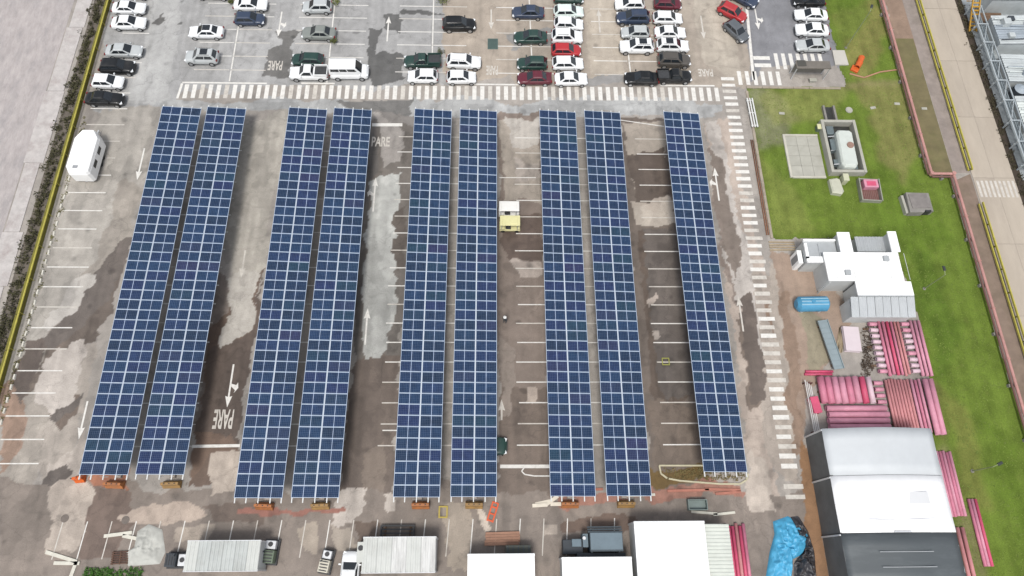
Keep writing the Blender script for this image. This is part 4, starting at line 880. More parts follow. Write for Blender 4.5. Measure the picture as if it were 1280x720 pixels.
for yk in ya[:-1]: MB().box((-HW - .04, yk - .15, 1.95), (.12, .14, 3.9)).build('frame_post', SW, t)
# ------------------------------------------------------------------ white building
WR = mat('white_roof', S(254, 254, 252, .84), .6, .03, .8, dirt=.3, dirtc=S(206, 205, 200)); WL = mat('pale_wall', S(212, 214, 212), .8, .08, .8, dirt=.3, dirtc=S(160, 158, 150)); GR = mat('grey_roof_sheet', S(184, 188, 190), .6, .06, .8, dirt=.35, dirtc=S(146, 148, 146))
t = thing('white_building', 'low white flat roofed building with stepped blocks beside the lawn', 'building', (36, 27, 0))
def pb(mb, a_, b_, z0, z1, mi=0):                   # axis aligned block whose top outline matches two photo pixels at its top height
    p, q = G(*a_, z1), G(*b_, z1); x0, x1 = sorted((p.x, q.x)); y0, y1 = sorted((p.y, q.y))
    return (x0 - 36, x1 - 36, y0 - 27, y1 - 27)
def block(a_, b_, h, roof=WR, eave=.12, rt=.18):
    x0, x1, y0, y1 = pb(None, a_, b_, 0, h); MB().box(((x0 + x1) / 2, (y0 + y1) / 2, (h - rt) / 2), (x1 - x0 - 2 * eave, y1 - y0 - 2 * eave, h - rt)).build('wall', WL, t)
    MB().box(((x0 + x1) / 2, (y0 + y1) / 2, h - rt / 2), (x1 - x0, y1 - y0, rt)).build('roof', roof, t, bevel=.02); return x0, x1, y0, y1
m_ = block((1029, 315), (1131, 351), 3.3); l_ = block((1069, 351.5), (1143, 369), 3.2)
u_ = block((1003, 300), (1049, 329), 2.6, GR); x0, x1, y0, y1 = u_
for (cx, cy, sx, sy) in (((x0 + x1) / 2, y0 + .35, x1 - x0, .7), ((x0 + x1) / 2, y1 - .1, x1 - x0, .22), (x0 + .15, (y0 + y1) / 2, .3, y1 - y0 - .95)): MB().box((cx, cy, 2.72), (sx, sy, .24)).build('parapet', WR, t)
MB().box(((x0 + x1) / 2 - .2, (y0 + y1) / 2, 2.66), (.06, y1 - y0 - 1.0, .1)).build('roof_seam', GR, t)
block((1046, 290), (1067, 315), 3.45); block((1109, 289), (1126, 314.5), 3.45); x0, x1, y0, y1 = block((1068, 296), (1108.5, 314.5), 2.2, GR)
corr = MB(); corrug(corr, x0, x1, y0, y1, lambda x, y: 2.22, .35, .05); corr.build('roof_cladding', GR, t)
MB().box((u_[0] - .28, u_[2] + 1.1, .95), (.5, 1.6, 1.9)).build('porch', WR, t); MB().box((u_[0] - .54, u_[2] + 1.1, 1.0), (.02, .8, 1.7)).build('door', mat('door_grey', (.2, .21, .22), .5), t)
p, q = G(1063, 371, 2.9), G(1145, 397, 2.3); x0, x1, y1, y0 = p.x - 36, q.x - 36, p.y - 27, q.y - 27
n = 8
for k in range(n):
    a_, b_ = x0 + (x1 - x0) * k / n, x0 + (x1 - x0) * (k + 1) / n; mb = MB(); corrug(mb, a_ + .02, b_ - .02, y0, y1, lambda x, y: 2.35 + .55 * (y - y0) / (y1 - y0) + .01 * (k % 2), .28, .035); mb.build('lean_to_sheet', mat('pale_corrugated', S(196, 200, 202), .6, .06, .8, dirt=.35, dirtc=S(158, 160, 158)), t)
MB().box(((x0 + x1) / 2, (y0 + y1) / 2 + .1, 1.12), (x1 - x0 - .3, y1 - y0 - .25, 2.24)).build('lean_to_wall', WL, t)
for k in range(5): MB().box((m_[0] + 1.0 + k * 2.0, (m_[2] + m_[3]) / 2, 3.315), (.05, m_[3] - m_[2] - .2, .03)).build('roof_seam', WL, t)
for x_, y_ in ((2.2, .9), (6.8, 2.6)): MB().box((m_[0] + x_, m_[2] + y_, 3.45), (.6, .6, .3)).build('roof_vent', GR, t, bevel=.04)
MB().box(((l_[0] + l_[1]) / 2, l_[2] - .06, 3.1), (l_[1] - l_[0], .12, .12)).build('gutter', GR, t)
MB().tube((m_[0] + .15, m_[2] - .15, 0), (m_[0] + .15, m_[2] - .15, 3.2), .06).build('downpipe', WL, t)
# blue tank, tray, panel in the yard
c = G(1015, 380, .9); t = thing('blue_tank', 'ribbed blue water tank lying in the yard before the white building', 'tank', (c.x, c.y, 0), .02)
BT = mat('blue_plastic', S(84, 158, 196), .45, .1, 1.5, dirt=.3, dirtc=S(60, 110, 140))
MB().tube((-1.5, 0, .9), (1.55, 0, .9), .85, 28).tube((-1.8, 0, .9), (-1.5, 0, .9), .5, 28, r2=.85).tube((1.55, 0, .9), (1.8, 0, .9), .85, 28, r2=.5).build('shell', BT, t, smooth=False)
for y_, h in ((-.35, .8), (.0, .88), (.35, .8)): MB().box((0, y_, .9 + h - .02), (3.0, .09, .08)).build('rib', mat('tank_rib', S(170, 206, 222), .5, .08), t)
for x_ in (-1, 1): MB().box((x_, 0, .14), (.25, 1.4, .28)).build('cradle', SW, t)
MB().tube((-.2, 0, 1.72), (-.2, 0, 1.86), .22, 16).build('lid', BT, t)
p, q = G(1028, 400, .6), G(1049, 461, .6); d = q - p; tray = mat('grey_tray', S(158, 172, 176), .5, .08, 1, .2, dirt=.3, dirtc=S(120, 130, 132))
t = thing('cable_tray', 'long grey metal tray leading from the blue tank to the red pipes', 'tray', ((p.x + q.x) / 2, (p.y + q.y) / 2, 0), math.atan2(d.y, d.x))
L = d.length; MB().box((0, 0, .52), (L, 1.15, .06)).build('base', tray, t); MB().box((0, .55, .6), (L, .06, .2)).box((0, -.55, .6), (L, .06, .2)).build('side', tray, t)
for k in range(9): MB().box((-L / 2 + .3 + k * (L - .6) / 8, 0, .57), (.05, 1.04, .04)).build('cross_rib', tray, t)
for k in (-1, 1): MB().box((k * L * .4, 0, .245), (.15, 1.0, .49)).build('trestle', TB, t)
c = G(1064, 424, .3); t = thing('insulation_panels', 'flat stack of pale pink panels beside the grey metal tray', 'panels', (c.x, c.y, 0), -.06)
for k in range(4): MB().box((random.uniform(-.03, .03), random.uniform(-.03, .03), .1 + k * .13), (1.7, 2.8, .12)).build('panel', mat('pale_pink_panel', S(226, 212, 216), .7, .04, 1, dirt=.25, dirtc=S(190, 170, 172)), t)
for k in range(7):
    c = G(1047 + k * 1.1, 425); tag(MB().box((0, 0, .05), (.11, 3.0, .1)).build('timber_plank', mat('pale_timber', S(176, 158, 130), .85, .2, 2), None, (c.x, c.y, 0), -.3 + random.uniform(-.04, .04)), 'pale timber plank lying between the grey tray and pink panels', 'plank', 'planks beside the pink panels')
mb = MB()
for k in range(60): c = G(random.uniform(1078, 1090), random.uniform(405, 468)); leaf_cloud(mb, c.x, c.y, .12, .3, .3, .25, 12, .05, .13)
tag(mb.build('weeds', mat('rubble_weeds', S(86, 72, 60), .9, .5, 1)), 'dark weeds and litter along the yard side of the pipe stack', 'weeds', kind='stuff')
# ------------------------------------------------------------------ equipment on the lawn
CN = mat('pale_concrete', S(186, 184, 172), .9, .1, .9, bump=.2, dirt=.4, dirtc=S(140, 138, 126)); CD = mat('grey_concrete', S(148, 144, 138), .9, .15, .9, bump=.3, dirt=.5, dirtc=S(108, 104, 98))
t = thing('concrete_pad', 'square pale concrete pad with raised rim on the lawn beside the tank pit', 'concrete pad', (38.4, 47.2, 0))
for i in range(3):
    for j in range(4): MB().box((-1.35 + i * 1.38, -2.15 + j * 1.45, .05), (1.35, 1.42, .1)).build('slab', CN, t)
MB().box((-2.2, 0, .11), (.28, 6.2, .22)).box((0, -3.05, .11), (4.1, .24, .22)).box((0, 3.0, .11), (4.1, .24, .22)).build('rim', mat('rim_concrete', S(206, 202, 188), .9, .1, 1, dirt=.3, dirtc=S(150, 146, 130)), t)
t = thing('tank_pit', 'walled concrete pit on the lawn holding a white tank', 'pit', (43.0, 48.2, 0))
for sx in (-1, 1): MB().box((sx * 2.0, 0, .5), (.34, 7.6, 1.0)).build('wall', CN, t)
for sy in (-1, 1): MB().box((0, sy * 3.63, .48), (3.64, .34, .96)).build('wall', CN, t)
MB().box((0, 0, .03), (3.6, 6.9, .05)).build('floor', mat('oily_floor', (.03, .03, .028), .5, .4, 2), t)
for k, (x_, y_, sx, sy, sz) in enumerate(((-1.1, -2.2, .7, .8, .6), (-1.2, .2, .6, 1.6, .8), (-1.1, 2.4, .9, 1.2, .7), (1.25, -2.4, .4, 1.4, .5))): MB().box((x_, y_, sz / 2 + .055), (sx, sy, sz)).build('pump_unit', mat('pump_grey', S(120, 132, 134), .5, .2, 2, .2), t, bevel=.04)
for k in range(3): MB().tube((-1.6, -2.6 + k * 2.0, .75), (.2, -2.4 + k * 2.0, .75), .06, 8).build('pipework', SW, t)
c = G(1058, 186, 1.2); t = thing('white_tank', 'white tank with chamfered ends standing in the concrete pit', 'tank', (c.x, c.y, .056), -.03)
o8 = [(-1.0, -2.2), (-.7, -2.7), (.7, -2.7), (1.0, -2.2), (1.0, 2.3), (.7, 2.6), (-.7, 2.6), (-1.0, 2.3)]
MB().prism(o8, .0, 1.25).prism(o8, 1.25, 1.5, top=[(x * .82, y * .93) for x, y in o8]).build('shell', mat('tank_white', S(216, 222, 214), .5, .05, 1.5, dirt=.3, dirtc=S(170, 172, 160)), t, bevel=.05)
MB().tube((.35, .3, 1.5), (.35, .3, 1.62), .42, 18).build('manhole_lid', mat('rusty_lid', S(158, 126, 112), .8, .2, 3), t)
c = G(1046, 232, .6); tag(MB().prism([(-.7, -.95), (.45, -1.15), (.75, -.75), (.55, .9), (.2, 1.1), (-.75, .9)], 0, .55).prism([(-.7, -.95), (.45, -1.15), (.75, -.75), (.55, .9), (.2, 1.1), (-.75, .9)], .55, .7, top=[(-.55, -.8), (.38, -.95), (.6, -.65), (.45, .75), (.15, .95), (-.6, .75)]).build('cover_box', mat('cream_plastic', S(206, 206, 186), .6, .08, 1.5, dirt=.3, dirtc=S(160, 158, 140)), None, (c.x, c.y, 0), 0), 'cream plastic cover box on the grass in front of the tank pit', 'cover')
c = G(1057, 216, 1.2); tag(MB().box((0, 0, .55), (.6, .9, 1.1)).box((0, 0, 1.13), (.68, .98, .06)).build('control_cabinet', mat('cabinet_cream', S(208, 208, 178), .5, .08), None, (c.x, c.y - .55, 0), bevel=.02), 'narrow cream control cabinet against the tank pit wall', 'cabinet')
c = G(1026, 158, .8); t = thing('valve_cabinet', 'small cabinet with pale yellow lid at the far corner of the tank pit', 'cabinet', (c.x, c.y, 0)); MB().box((0, 0, .35), (.75, .6, .7)).build('body', mat('cab_green', S(110, 124, 112), .6), t); MB().box((0, 0, .76), (.85, .7, .12)).build('lid', mat('lid_yellow', S(228, 226, 178), .5), t)
t = thing('inspection_trench', 'narrow concrete trench leading up to the tank pit', 'trench', (42.6, 53.3, 0))
for sx in (-.65, .65): MB().box((sx, 0, .2), (.25, 2.6, .4)).build('wall', CD, t)
MB().box((0, 0, .03), (1.05, 2.6, .05)).build('floor', mat('oily_floor', (.03, .03, .028), .5), t)
c = G(1061, 138); tag(MB().tube((0, 0, 0), (0, 0, .12), .45, 16).tube((0, 0, .12), (0, 0, .16), .36, 16).build('manhole_cover', CN, None, (c.x, c.y, 0)), 'round pale manhole cover on the lawn beyond the tank pit', 'manhole cover')
for (px, py) in ((1091, 135), (1121, 130), (977, 142), (1155, 136)):
    c = G(px, py); tag(MB().box((0, 0, .05), (.7, .35, .1)).build('ground_marker', CN, None, (c.x, c.y, 0), random.uniform(-.2, .2), bevel=.02), 'small pale concrete marker set flush in the grass', 'marker', 'concrete markers in the grass')
c = G(1085, 240); t = thing('steel_skip', 'open rusty steel skip with a pink box in it on the lawn', 'skip', (c.x, c.y, 0), -.05)
RS = mat('rusty_red', S(128, 84, 80), .85, .2, 2, dirt=.5, dirtc=S(90, 66, 58))
MB().box((0, 0, .06), (2.3, 2.9, .1)).build('floor', RS, t)
for k in range(10): MB().box((-1.0 + k * .22, -.35, .13), (.08, 1.9, .04)).build('slat', mat('slat_brown', S(140, 112, 104), .8, .2, 2), t)
for sx in (-1, 1): MB().box((sx * 1.2, 0, .35), (.12, 3.0, .7)).build('side', mat('skip_grey', S(160, 160, 146), .7, .15, 1.5), t)
for sy in (-1, 1): MB().box((0, sy * 1.45, .3), (2.28, .12, .6)).build('side', mat('skip_grey', S(160, 160, 146)), t)
c2 = thing('steel_box', 'pink painted steel box sitting in the rusty skip', 'box', (c.x + .15, c.y + .75, .115)); MB().box((0, 0, .35), (1.7, 1.1, .7)).build('body', PK[0], c2, bevel=.05); MB().box((0, -.05, .71), (1.1, .6, .04)).build('lid', PK[2], c2)
c = G(1148, 254, .7); t = thing('concrete_chamber', 'weathered grey concrete block with a broken corner on the lawn', 'concrete block', (c.x, c.y, 0), .05)
MB().prism([(-1.5, -1.3), (.2, -1.35), (.45, -1.0), (1.35, -1.3), (1.45, 1.2), (-1.3, 1.4)], 0, .95).build('chamber', CD, t, bevel=.04); MB().box((-1.62, 0, .3), (.3, 2.4, .6)).build('side_slab', CN, t); MB().box((.0, .15, .985), (2.2, 1.9, .07)).build('cover_slab', mat('cover_concrete', S(138, 132, 128), .9, .2, 1.2, bump=.3), t); MB().box((.75, -1.18, .5), (.7, .2, .9)).build('grille', BK, t)
# white bench frame and rails by the lawn edge
c = G(939, 143); t = thing('bicycle_rack', 'white steel rack with parallel bars at the corner of the lawn', 'rack', (c.x, c.y, 0), .02)
for x_ in (-.32, 0, .32): MB().box((x_, 0, .42), (.16, 4.4, .07)).build('bar', WS, t)
for y_ in (-1.9, 0, 1.9): MB().box((0, y_, .36), (.9, .1, .06)).box((-.35, y_, .17), (.08, .08, .34)).box((.35, y_, .17), (.08, .08, .34)).build('leg', WS, t)
kb = struct(link('lawn_kerb', None)); KC = mat('kerb_concrete', S(172, 160, 144), .9, .15, 1.2, dirt=.4, dirtc=S(128, 108, 90))
for k in range(11): MB().box((32.55, 36.8 + k * 1.92, .07), (.3, 1.88, .14)).build('kerb_stone', KC, kb)
for k in range(6): MB().box((33.6 + k * 2.05, 57.55, .07), (2.0, .26, .14)).build('kerb_stone', KC, kb)
RB = mat('rusty_brown', S(134, 92, 66), .8, .25, 1.5)
for k, x_ in enumerate((32.02, 32.24)): pipe((x_, 36.3, .09), (x_, 49.5, .09), .07, RB, 'thin rusty pipe lying along the lawn kerb', 'rusty pipes along the lawn kerb')
for k in range(4):
    c = G(975, 303 + k * 3.2); tag(MB().box((0, 0, .06), (3.0, .14, .12)).build('timber_plank', mat('pale_timber', S(176, 158, 130)), None, (33.6, c.y, 0), random.uniform(-.03, .03)), 'weathered plank lying at the foot of the lawn by the building', 'plank', 'planks at the foot of the lawn')
# shelter, slab, orange chute
t = thing('bus_shelter', 'small grey shelter with a flat dark roof at the striped crossing', 'shelter', G(1008, 98), 0)
MB().box((0, .3, 2.2), (4.4, 1.2, .12)).build('roof', mat('shelter_roof', S(122, 116, 108), .8, .15, 1, dirt=.4, dirtc=S(90, 84, 78)), t); MB().box((-1.5, .5, 2.29), (1.1, .9, .06)).build('roof_hatch', mat('hatch_dark', S(84, 82, 76), .8), t)
for x_ in (-2.1, 2.1):
    for y_ in (-.2, .8): MB().box((x_, y_, 1.07), (.09, .09, 2.14)).build('post', SW, t)
MB().box((0, .85, 1.1), (4.1, .05, 1.9)).build('back_panel', mat('panel_grey', S(140, 136, 128), .6), t); MB().box((.6, -.55, .42), (.9, .5, .08)).box((.6, -.55, .19), (.7, .3, .38)).build('bench', CN, t)
c = G(1050, 73); tag(MB().prism([(-.95, -1.2), (.85, -1.2), (.75, 1.2), (-.9, 1.2)], 0, .22).build('concrete_ramp', mat('ramp_concrete', S(204, 200, 190), .9, .06, 1.2, dirt=.2, dirtc=S(160, 154, 144)), None, (c.x, c.y, 0), bevel=.03), 'pale concrete ramp slab at the end of the striped crossing', 'ramp')
c = G(1072, 82); t = thing('waste_chute', 'bright orange plastic chute section lying on the upper lawn', 'chute', (c.x, c.y, 0), 1.0); OX = mat('chute_orange', S(224, 104, 44), .5, .12, 2)
MB().tube((-.8, 0, .42), (.2, 0, .42), .36, 16, r2=.42, hollow=.9).tube((.15, 0, .42), (1.1, .1, .46), .34, 16, r2=.4, hollow=.9).build('barrel', OX, t); MB().box((-.9, .1, .15), (.9, 1.0, .3)).build('hopper', OX, t, bevel=.05)
def cable(pts, r, m, label, cat='pipe', name='hose'):
    P_ = [G(*p, r) for p in pts]; mb = MB()
    for a_, b_ in zip(P_, P_[1:]): mb.tube(a_, b_, r, 8)
    tag(mb.build(name, m), label, cat)
cable([(1062, 92), (1080, 97), (1100, 90), (1122, 87)], .09, mat('hose_tan', S(190, 140, 116), .7), 'tan hose running from the orange chute to the pink pipeline')
# pink pipeline and yellow rail
t = thing('pipeline', 'pink pipeline with a kink running along the lawn on low supports', 'pipeline', (53.3, 0, 0))
PP = mat('pipeline_pink', S(200, 148, 140), .6, .15, .8, dirt=.5, dirtc=S(158, 118, 106)); PD = mat('pipeline_brown', S(122, 88, 80), .7, .2, .8)
segs = [((.0, 84), (.0, 44.5)), ((0, 44.5), (2.7, 44.5)), ((2.7, 44.5), (2.7, -8))]
for (a_, b_) in segs:
    a_, b_ = Vector(a_), Vector(b_); d = (b_ - a_); n = max(1, round(d.length / 6)); s_ = Vector((-d.y, d.x)).normalized()
    for k in range(n):
        p, q = a_ + d * (k / n), a_ + d * ((k + 1) / n)
        MB().tube((p.x, p.y, .62), (q.x, q.y, .62), .165, 14).build('pipe_length', PP, t, smooth=False)
        MB().tube((p.x - s_.x * .36, p.y - s_.y * .36, .52), (q.x - s_.x * .36, q.y - s_.y * .36, .52), .12, 10).build('return_pipe', PD, t)
        m2 = (p + q) / 2; MB().box((m2.x - s_.x * .15, m2.y - s_.y * .15, .2), (.3 + .6 * abs(s_.x), .3 + .6 * abs(s_.y), .4)).build('support', CD, t)
        u = d.normalized(); MB().tube((p.x - u.x * .04, p.y - u.y * .04, .62), (p.x + u.x * .04, p.y + u.y * .04, .62), .23, 14).build('flange', PP, t)
for (a_, b_) in (((0, 44.5), 0), ((2.7, 44.5), 0)): MB().tube((a_[0], a_[1], .42), (a_[0], a_[1], .84), .24, 14).build('elbow', PP, t)
for y0, y1, lb in ((45.2, 82, 'yellow double guard rail along the concrete verge of the road'), (-6, 40.5, 'yellow double guard rail along the road below its striped crossing')):
    t = thing('guard_rail', lb, 'guard rail', (58.45, y0, 0)); n = round((y1 - y0) / 3)
    for k in range(n):
        L = (y1 - y0) / n
        for x_, z_, w_ in ((0, .75, .13), (.22, .45, .13), (-.2, .3, .13)): MB().box((x_, (k + .5) * L, z_), (w_, L - .01, .2)).build('rail', YB, t)
        MB().box((.02, k * L + .1, .42), (.1, .1, .84)).box((.02, k * L + .1, .3), (.5, .08, .08)).build('post', YW, t)
# lamp posts on the lawn
def lamp(px, py, h, ang, label):
    c = G(px, py); t = thing('lamp_post', label, 'lamp post', c, ang); GL = mat('pole_paint', S(150, 160, 120), .6, .1)
    MB().tube((0, 0, 0), (0, 0, h), .06, 10, r2=.04).build('pole', GL, t); MB().tube((0, 0, 0), (0, 0, .1), .18, 12).build('base', CD, t)
    MB().tube((0, 0, h - .05), (.5, 0, h + .1), .035, 8).build('arm', GL, t); MB().box((.72, 0, h + .12), (.6, .3, .13), taper=.8).build('lamp_head', mat('lamp_dark', (.03, .035, .035), .5), t, bevel=.02)
lamp(1155, 361, 4.0, 1.6, 'slim lamp post with a dark head on the lawn beside the building'); lamp(1215, 589, 3.3, .4, 'slim lamp post with a dark head on the lawn beside the warehouse pipes'); lamp(1057, 60, 6.5, 1.2, 'slim lamp post on the upper lawn near the orange chute')
# ------------------------------------------------------------------ process plant beyond the road
PG = mat('plant_grey', S(204, 210, 210), .6, .12, .8, dirt=.5, dirtc=S(150, 158, 162)); PD2 = mat('plant_slate', S(168, 178, 186), .6, .15, .8, dirt=.5, dirtc=S(118, 128, 136)); PL = mat('plant_pale', S(226, 232, 228), .6, .08, .8, dirt=.5, dirtc=S(178, 186, 186)); PK2 = mat('plant_dark', S(62, 68, 74), .7, .2, 1)
def plant_building(label, x0, x1, y0, y1, h, m, slope=0.0, sheets=6):
    t = thing('plant_building', label, 'building', (x0, y0, 0), 0, 'plant buildings beyond the road')
    MB().box(((x1 - x0) / 2, (y1 - y0) / 2, h / 2 - .1), (x1 - x0 - .3, y1 - y0 - .3, h - .2)).build('wall', PG, t)
    for k in range(sheets):
        L = (y1 - y0) / sheets; mb = MB(); corrug(mb, 0, x1 - x0, k * L + .02, (k + 1) * L - .02, lambda x, y: h + slope * x + .01 * (k % 2), .4, .05, 'x'); mb.build('roof_sheet', random.choice([m, m, PG, PL]), t)
    for k in range(7):
        x_, y_, sx, sy, sz = random.uniform(.6, 6), random.uniform(.6, y1 - y0 - .6), random.uniform(.4, 1.1), random.uniform(.4, 1.0), random.uniform(.3, .8)
        MB().box((x_, y_, h + slope * x_ + sz / 2 - .05), (sx, sy, sz)).build('roof_unit', random.choice([PD2, PK2, PL, PG]), t, bevel=.03)
    for k in range(3):
        y_ = random.uniform(.5, y1 - y0 - .5); MB().tube((.2, y_, h + .22), (7, y_ + random.uniform(-.4, .4), h + .22 + slope * 7), .07, 8).build('roof_pipe', random.choice([PD2, PK2, PL]), t)
plant_building('low pale plant building at the near end of the pipe rack', 65.95, 80, 44.6, 49.4, 1.2, PL, .02)
plant_building('pale plant building with a large light roof beside the dark tank', 65.95, 80, 50.0, 55.4, 1.7, PL, .02)
plant_building('mid grey plant building between the dark tank and the slate one', 65.95, 82, 57.6, 62.0, 1.8, PG, -.02)
plant_building('slate grey plant building behind the yellow stair frame', 66.2, 84, 63.4, 68.2, 2.1, PD2, .03)
plant_building('grey plant building beyond the timber stack', 66.9, 86, 70.4, 78, 2.6, PG, .03)
t = thing('pipe_rack', 'pale steel pipe rack running along the far side of the road', 'pipe rack', (65.15, 45.5, 0)); RK = mat('rack_steel', S(196, 204, 207), .5, .12, 1, .2)
for k in range(9):
    y_ = k * 3.1
    for x_ in (-.55, .55): MB().box((x_, y_, .8), (.14, .14, 1.6)).build('post', RK, t)
    MB().box((.05, y_, 1.0), (1.6, .12, .12)).box((.05, y_, 1.62), (1.6, .12, .12)).build('crossbeam', RK, t)
    if k < 8:
        for x_ in (-.6, .7): MB().box((x_, y_ + 1.55, 1.62), (.12, 2.94, .12)).build('side_beam', RK, t)
        MB().beam((-.5, y_ + .1, 1.6), (.6, y_ + 3.0, 1.6), .08, .08).build('brace', RK, t)
for x_ in (-.35, -.05, .25, .5): MB().tube((x_, -.5, 1.16), (x_, 25.5, 1.16), .09, 10).build('process_pipe', mat('rack_pipe', S(150, 160, 164), .5, .15, .5, .2), t)
for k, (x_, y_, r, h, lb) in enumerate(((67.2, 56.5, .8, 1.7, 'dark slim vertical tank behind the pipe rack'), (69.2, 56.5, .9, 2.0, 'dark stout vertical tank deep behind the pipe rack'))):
    t = thing('process_tank', lb, 'tank', (x_, y_, 0)); MB().tube((0, 0, 0), (0, 0, h), r, 24).build('shell', PK2, t); MB().tube((0, 0, h), (0, 0, h + .3), r, 24, r2=r * .35).build('roof', PD2, t); MB().box((r + .12, 0, h / 2), (.08, .4, h)).build('ladder', RK, t)
for k in range(4):
    t = tag(MB().box((0, 0, .75), (1.3, 1.0, 1.5)).box((0, 0, 1.56), (1.1, .8, .12)).build('equipment_cabinet', PG if k % 2 else PD2, None, (66.6 + k * 1.9, 43.4 + (k % 2) * .3, 0), random.uniform(-.1, .1), bevel=.04), 'grey equipment cabinet in front of the pale plant building', 'cabinet', 'cabinets before the pale plant building')
t = thing('stair_frame', 'orange yellow steel stair frame at the far corner of the plant', 'stair', (64.9, 69.5, 0)); SY = mat('stair_yellow', S(196, 150, 48), .6, .15, 1.5)
for x_ in (-.5, .5): MB().beam((x_, -2.2, .1), (x_ + .2, 2.2, 2.6), .12, .18).build('stringer', SY, t)
for k in range(10): MB().box((.1 * k / 10 + .02, -2.0 + k * .43, .25 + k * .245), (.95, .26, .04)).build('tread', SY, t)
for y_ in (-1.9, 2.0): MB().box((.1, y_, (y_ + 2.3) * .3), (1.2, .08, .08)).build('landing_bar', SY, t)
t = thing('timber_stack', 'brown timber stack beside the orange yellow stair frame', 'timber', (67.6, 69.4, 0), 1.57)
for k in range(12): MB().box((-.8 + (k % 6) * .32, random.uniform(-.1, .1), .1 + (k // 6) * .21), (.29, 3.6, .2)).build('beam', TB, t)
mb = MB()
for k in range(200): y = random.uniform(40, 74); leaf_cloud(mb, 64.3 + random.gauss(0, .25), y, .1, .3, .3, .25, 10, .05, .14)
tag(mb.build('weeds', mat('plant_weeds', S(70, 64, 44), .9, .5, .9)), 'dark weeds along the far edge of the road', 'weeds', kind='stuff')
# ------------------------------------------------------------------ front row: containers, sheds, machines
def container(label, x0, x1, y0, y1, h, roof, wall, panels=6, pitch=.28, along='y', name='site_container', cat='container'):
    t = thing(name, label, cat, ((x0 + x1) / 2, (y0 + y1) / 2, 0)); W, L = x1 - x0, y1 - y0
    MB().box((0, 0, h / 2), (W - .12, L - .12, h - .04)).build('wall', wall, t)
    for k in range(panels):
        a_, b_ = -W / 2 + W * k / panels, -W / 2 + W * (k + 1) / panels; mb = MB()
        corrug(mb, a_ + .01, b_ - .01, -L / 2, L / 2, lambda x, y: h + .01 + .008 * (k % 2), pitch, .045, along); mb.build('roof_sheet', roof if not isinstance(roof, list) else random.choice(roof), t)
    for sx in (-1, 1):
        for sy in (-1, 1): MB().box((sx * (W / 2 - .06), sy * (L / 2 - .06), h / 2), (.16, .16, h)).build('corner_post', SW, t)
    for sy in (-1, 1): MB().box((0, sy * (L / 2 + .02), h + .02), (W, .06, .12)).build('edge_trim', SW, t)
    MB().box((-W / 4, L / 2 - .04, h * .45), (.9, .06, h * .8)).build('door', PD2, t); MB().box((W / 5, L / 2 - .04, h * .6), (1.2, .06, .7)).build('window', GLS, t)
    return t
CR = [mat('pale_roof_a', S(214, 216, 210), .6, .08, 1, dirt=.4, dirtc=S(160, 158, 148)), mat('pale_roof_b', S(198, 202, 198), .6, .08, 1, dirt=.5, dirtc=S(150, 148, 140))]
CR2 = [mat('worn_white_roof', S(226, 226, 222), .6, .1, 1.5, dirt=.7, dirtc=S(140, 138, 134), stretch=(3, .5, 1)), CR[0]]
container('pale grey corrugated container beside the green machine', -28.0, -21.3, .45, 3.05, 2.6, CR, WL); container('worn white corrugated container with a black frame lying behind it', -11.9, -5.15, .2, 3.25, 2.6, CR2, WL, 5, .34)
container('plain white roofed shed beside the brown boards', -2.2, 4.0, -4, 1.7, 2.8, WR, WL, 2, 3.2, name='site_shed', cat='shed'); container('plain white roofed shed in front of the slate container', 6.5, 13.0, -4, 1.35, 2.8, WR, WL, 2, 3.3, name='site_shed', cat='shed')
t = container('big white shed with a flat roof and pale corrugated side', 13.4, 20.1, -4, 4.45, 3.0, WR, WL, 3, 2.3, name='site_shed', cat='shed')
mb = MB(); corrug(mb, 3.37, 5.75, -4.1, 4.0, lambda x, y: 2.9 - .12 * (x - 3.37), .32, .05, 'x'); mb.build('side_roof', mat('side_corrugated', S(222, 226, 216), .6, .06, 1, dirt=.35, dirtc=S(170, 172, 160)), t); MB().box((4.5, 0, 1.28), (2.1, 7.6, 2.5)).build('side_wall', WL, t)
# slate container with machinery
c = G(756, 675, 2.2); t = thing('slate_container', 'slate blue container with ribbed roof edge behind the white shed', 'container', (c.x, c.y, 0)); SL = mat('slate_paint', S(110, 128, 138), .5, .1, 1, dirt=.4, dirtc=S(70, 82, 90)); SLD = mat('slate_dark', S(66, 78, 86), .6, .15, 1)
MB().box((.15, -.15, 1.1), (3.1, 1.7, 2.2)).build('wall', SLD, t); MB().box((.15, -.1, 2.23), (3.0, 1.5, .06)).build('roof', SL, t)
for k in range(3): MB().box((.1, .75 + k * .22, 2.05 - k * .25), (3.3, .14, .1)).build('rib', SLD, t)
MB().box((-1.75, 0, .8), (.5, 1.2, 1.6)).build('engine_bay', SL, t); MB().tube((-1.9, .2, 1.6), (-1.9, .2, 1.9), .16, 12).build('exhaust', SW, t)
MB().box((-2.95, -.55, .75), (1.9, 1.3, 1.3)).build('engine_housing', PK2, t, bevel=.06); MB().box((-2.6, -.2, 1.5), (.9, .7, .3)).build('air_filter', SL, t, bevel=.05); MB().box((-.3, -1.35, .8), (4.6, .5, 1.6)).build('tool_locker', PK2, t, bevel=.04)
for x_ in (-1.2, 1.4): MB().box((x_, -.1, .02 + .9), (.12, 2.0, 1.8)).build('frame_post', SLD, t)
c = G(648, 687, 1.5); t = thing('dark_skip', 'dark olive skip container behind the white shed', 'skip', (c.x, c.y - .2, 0)); MB().box((0, 0, .7), (2.4, 1.2, 1.4)).build('body', mat('skip_olive', S(84, 88, 80), .7, .2, 1), t, bevel=.04)
for k in range(5): MB().box((-1.0 + k * .5, 0, 1.43), (.08, 1.1, .06)).build('rib', SLD, t)
c = G(628, 673, .4); t = thing('board_stack', 'stack of reddish brown boards behind the white shed', 'boards', (c.x, c.y, 0), .02)
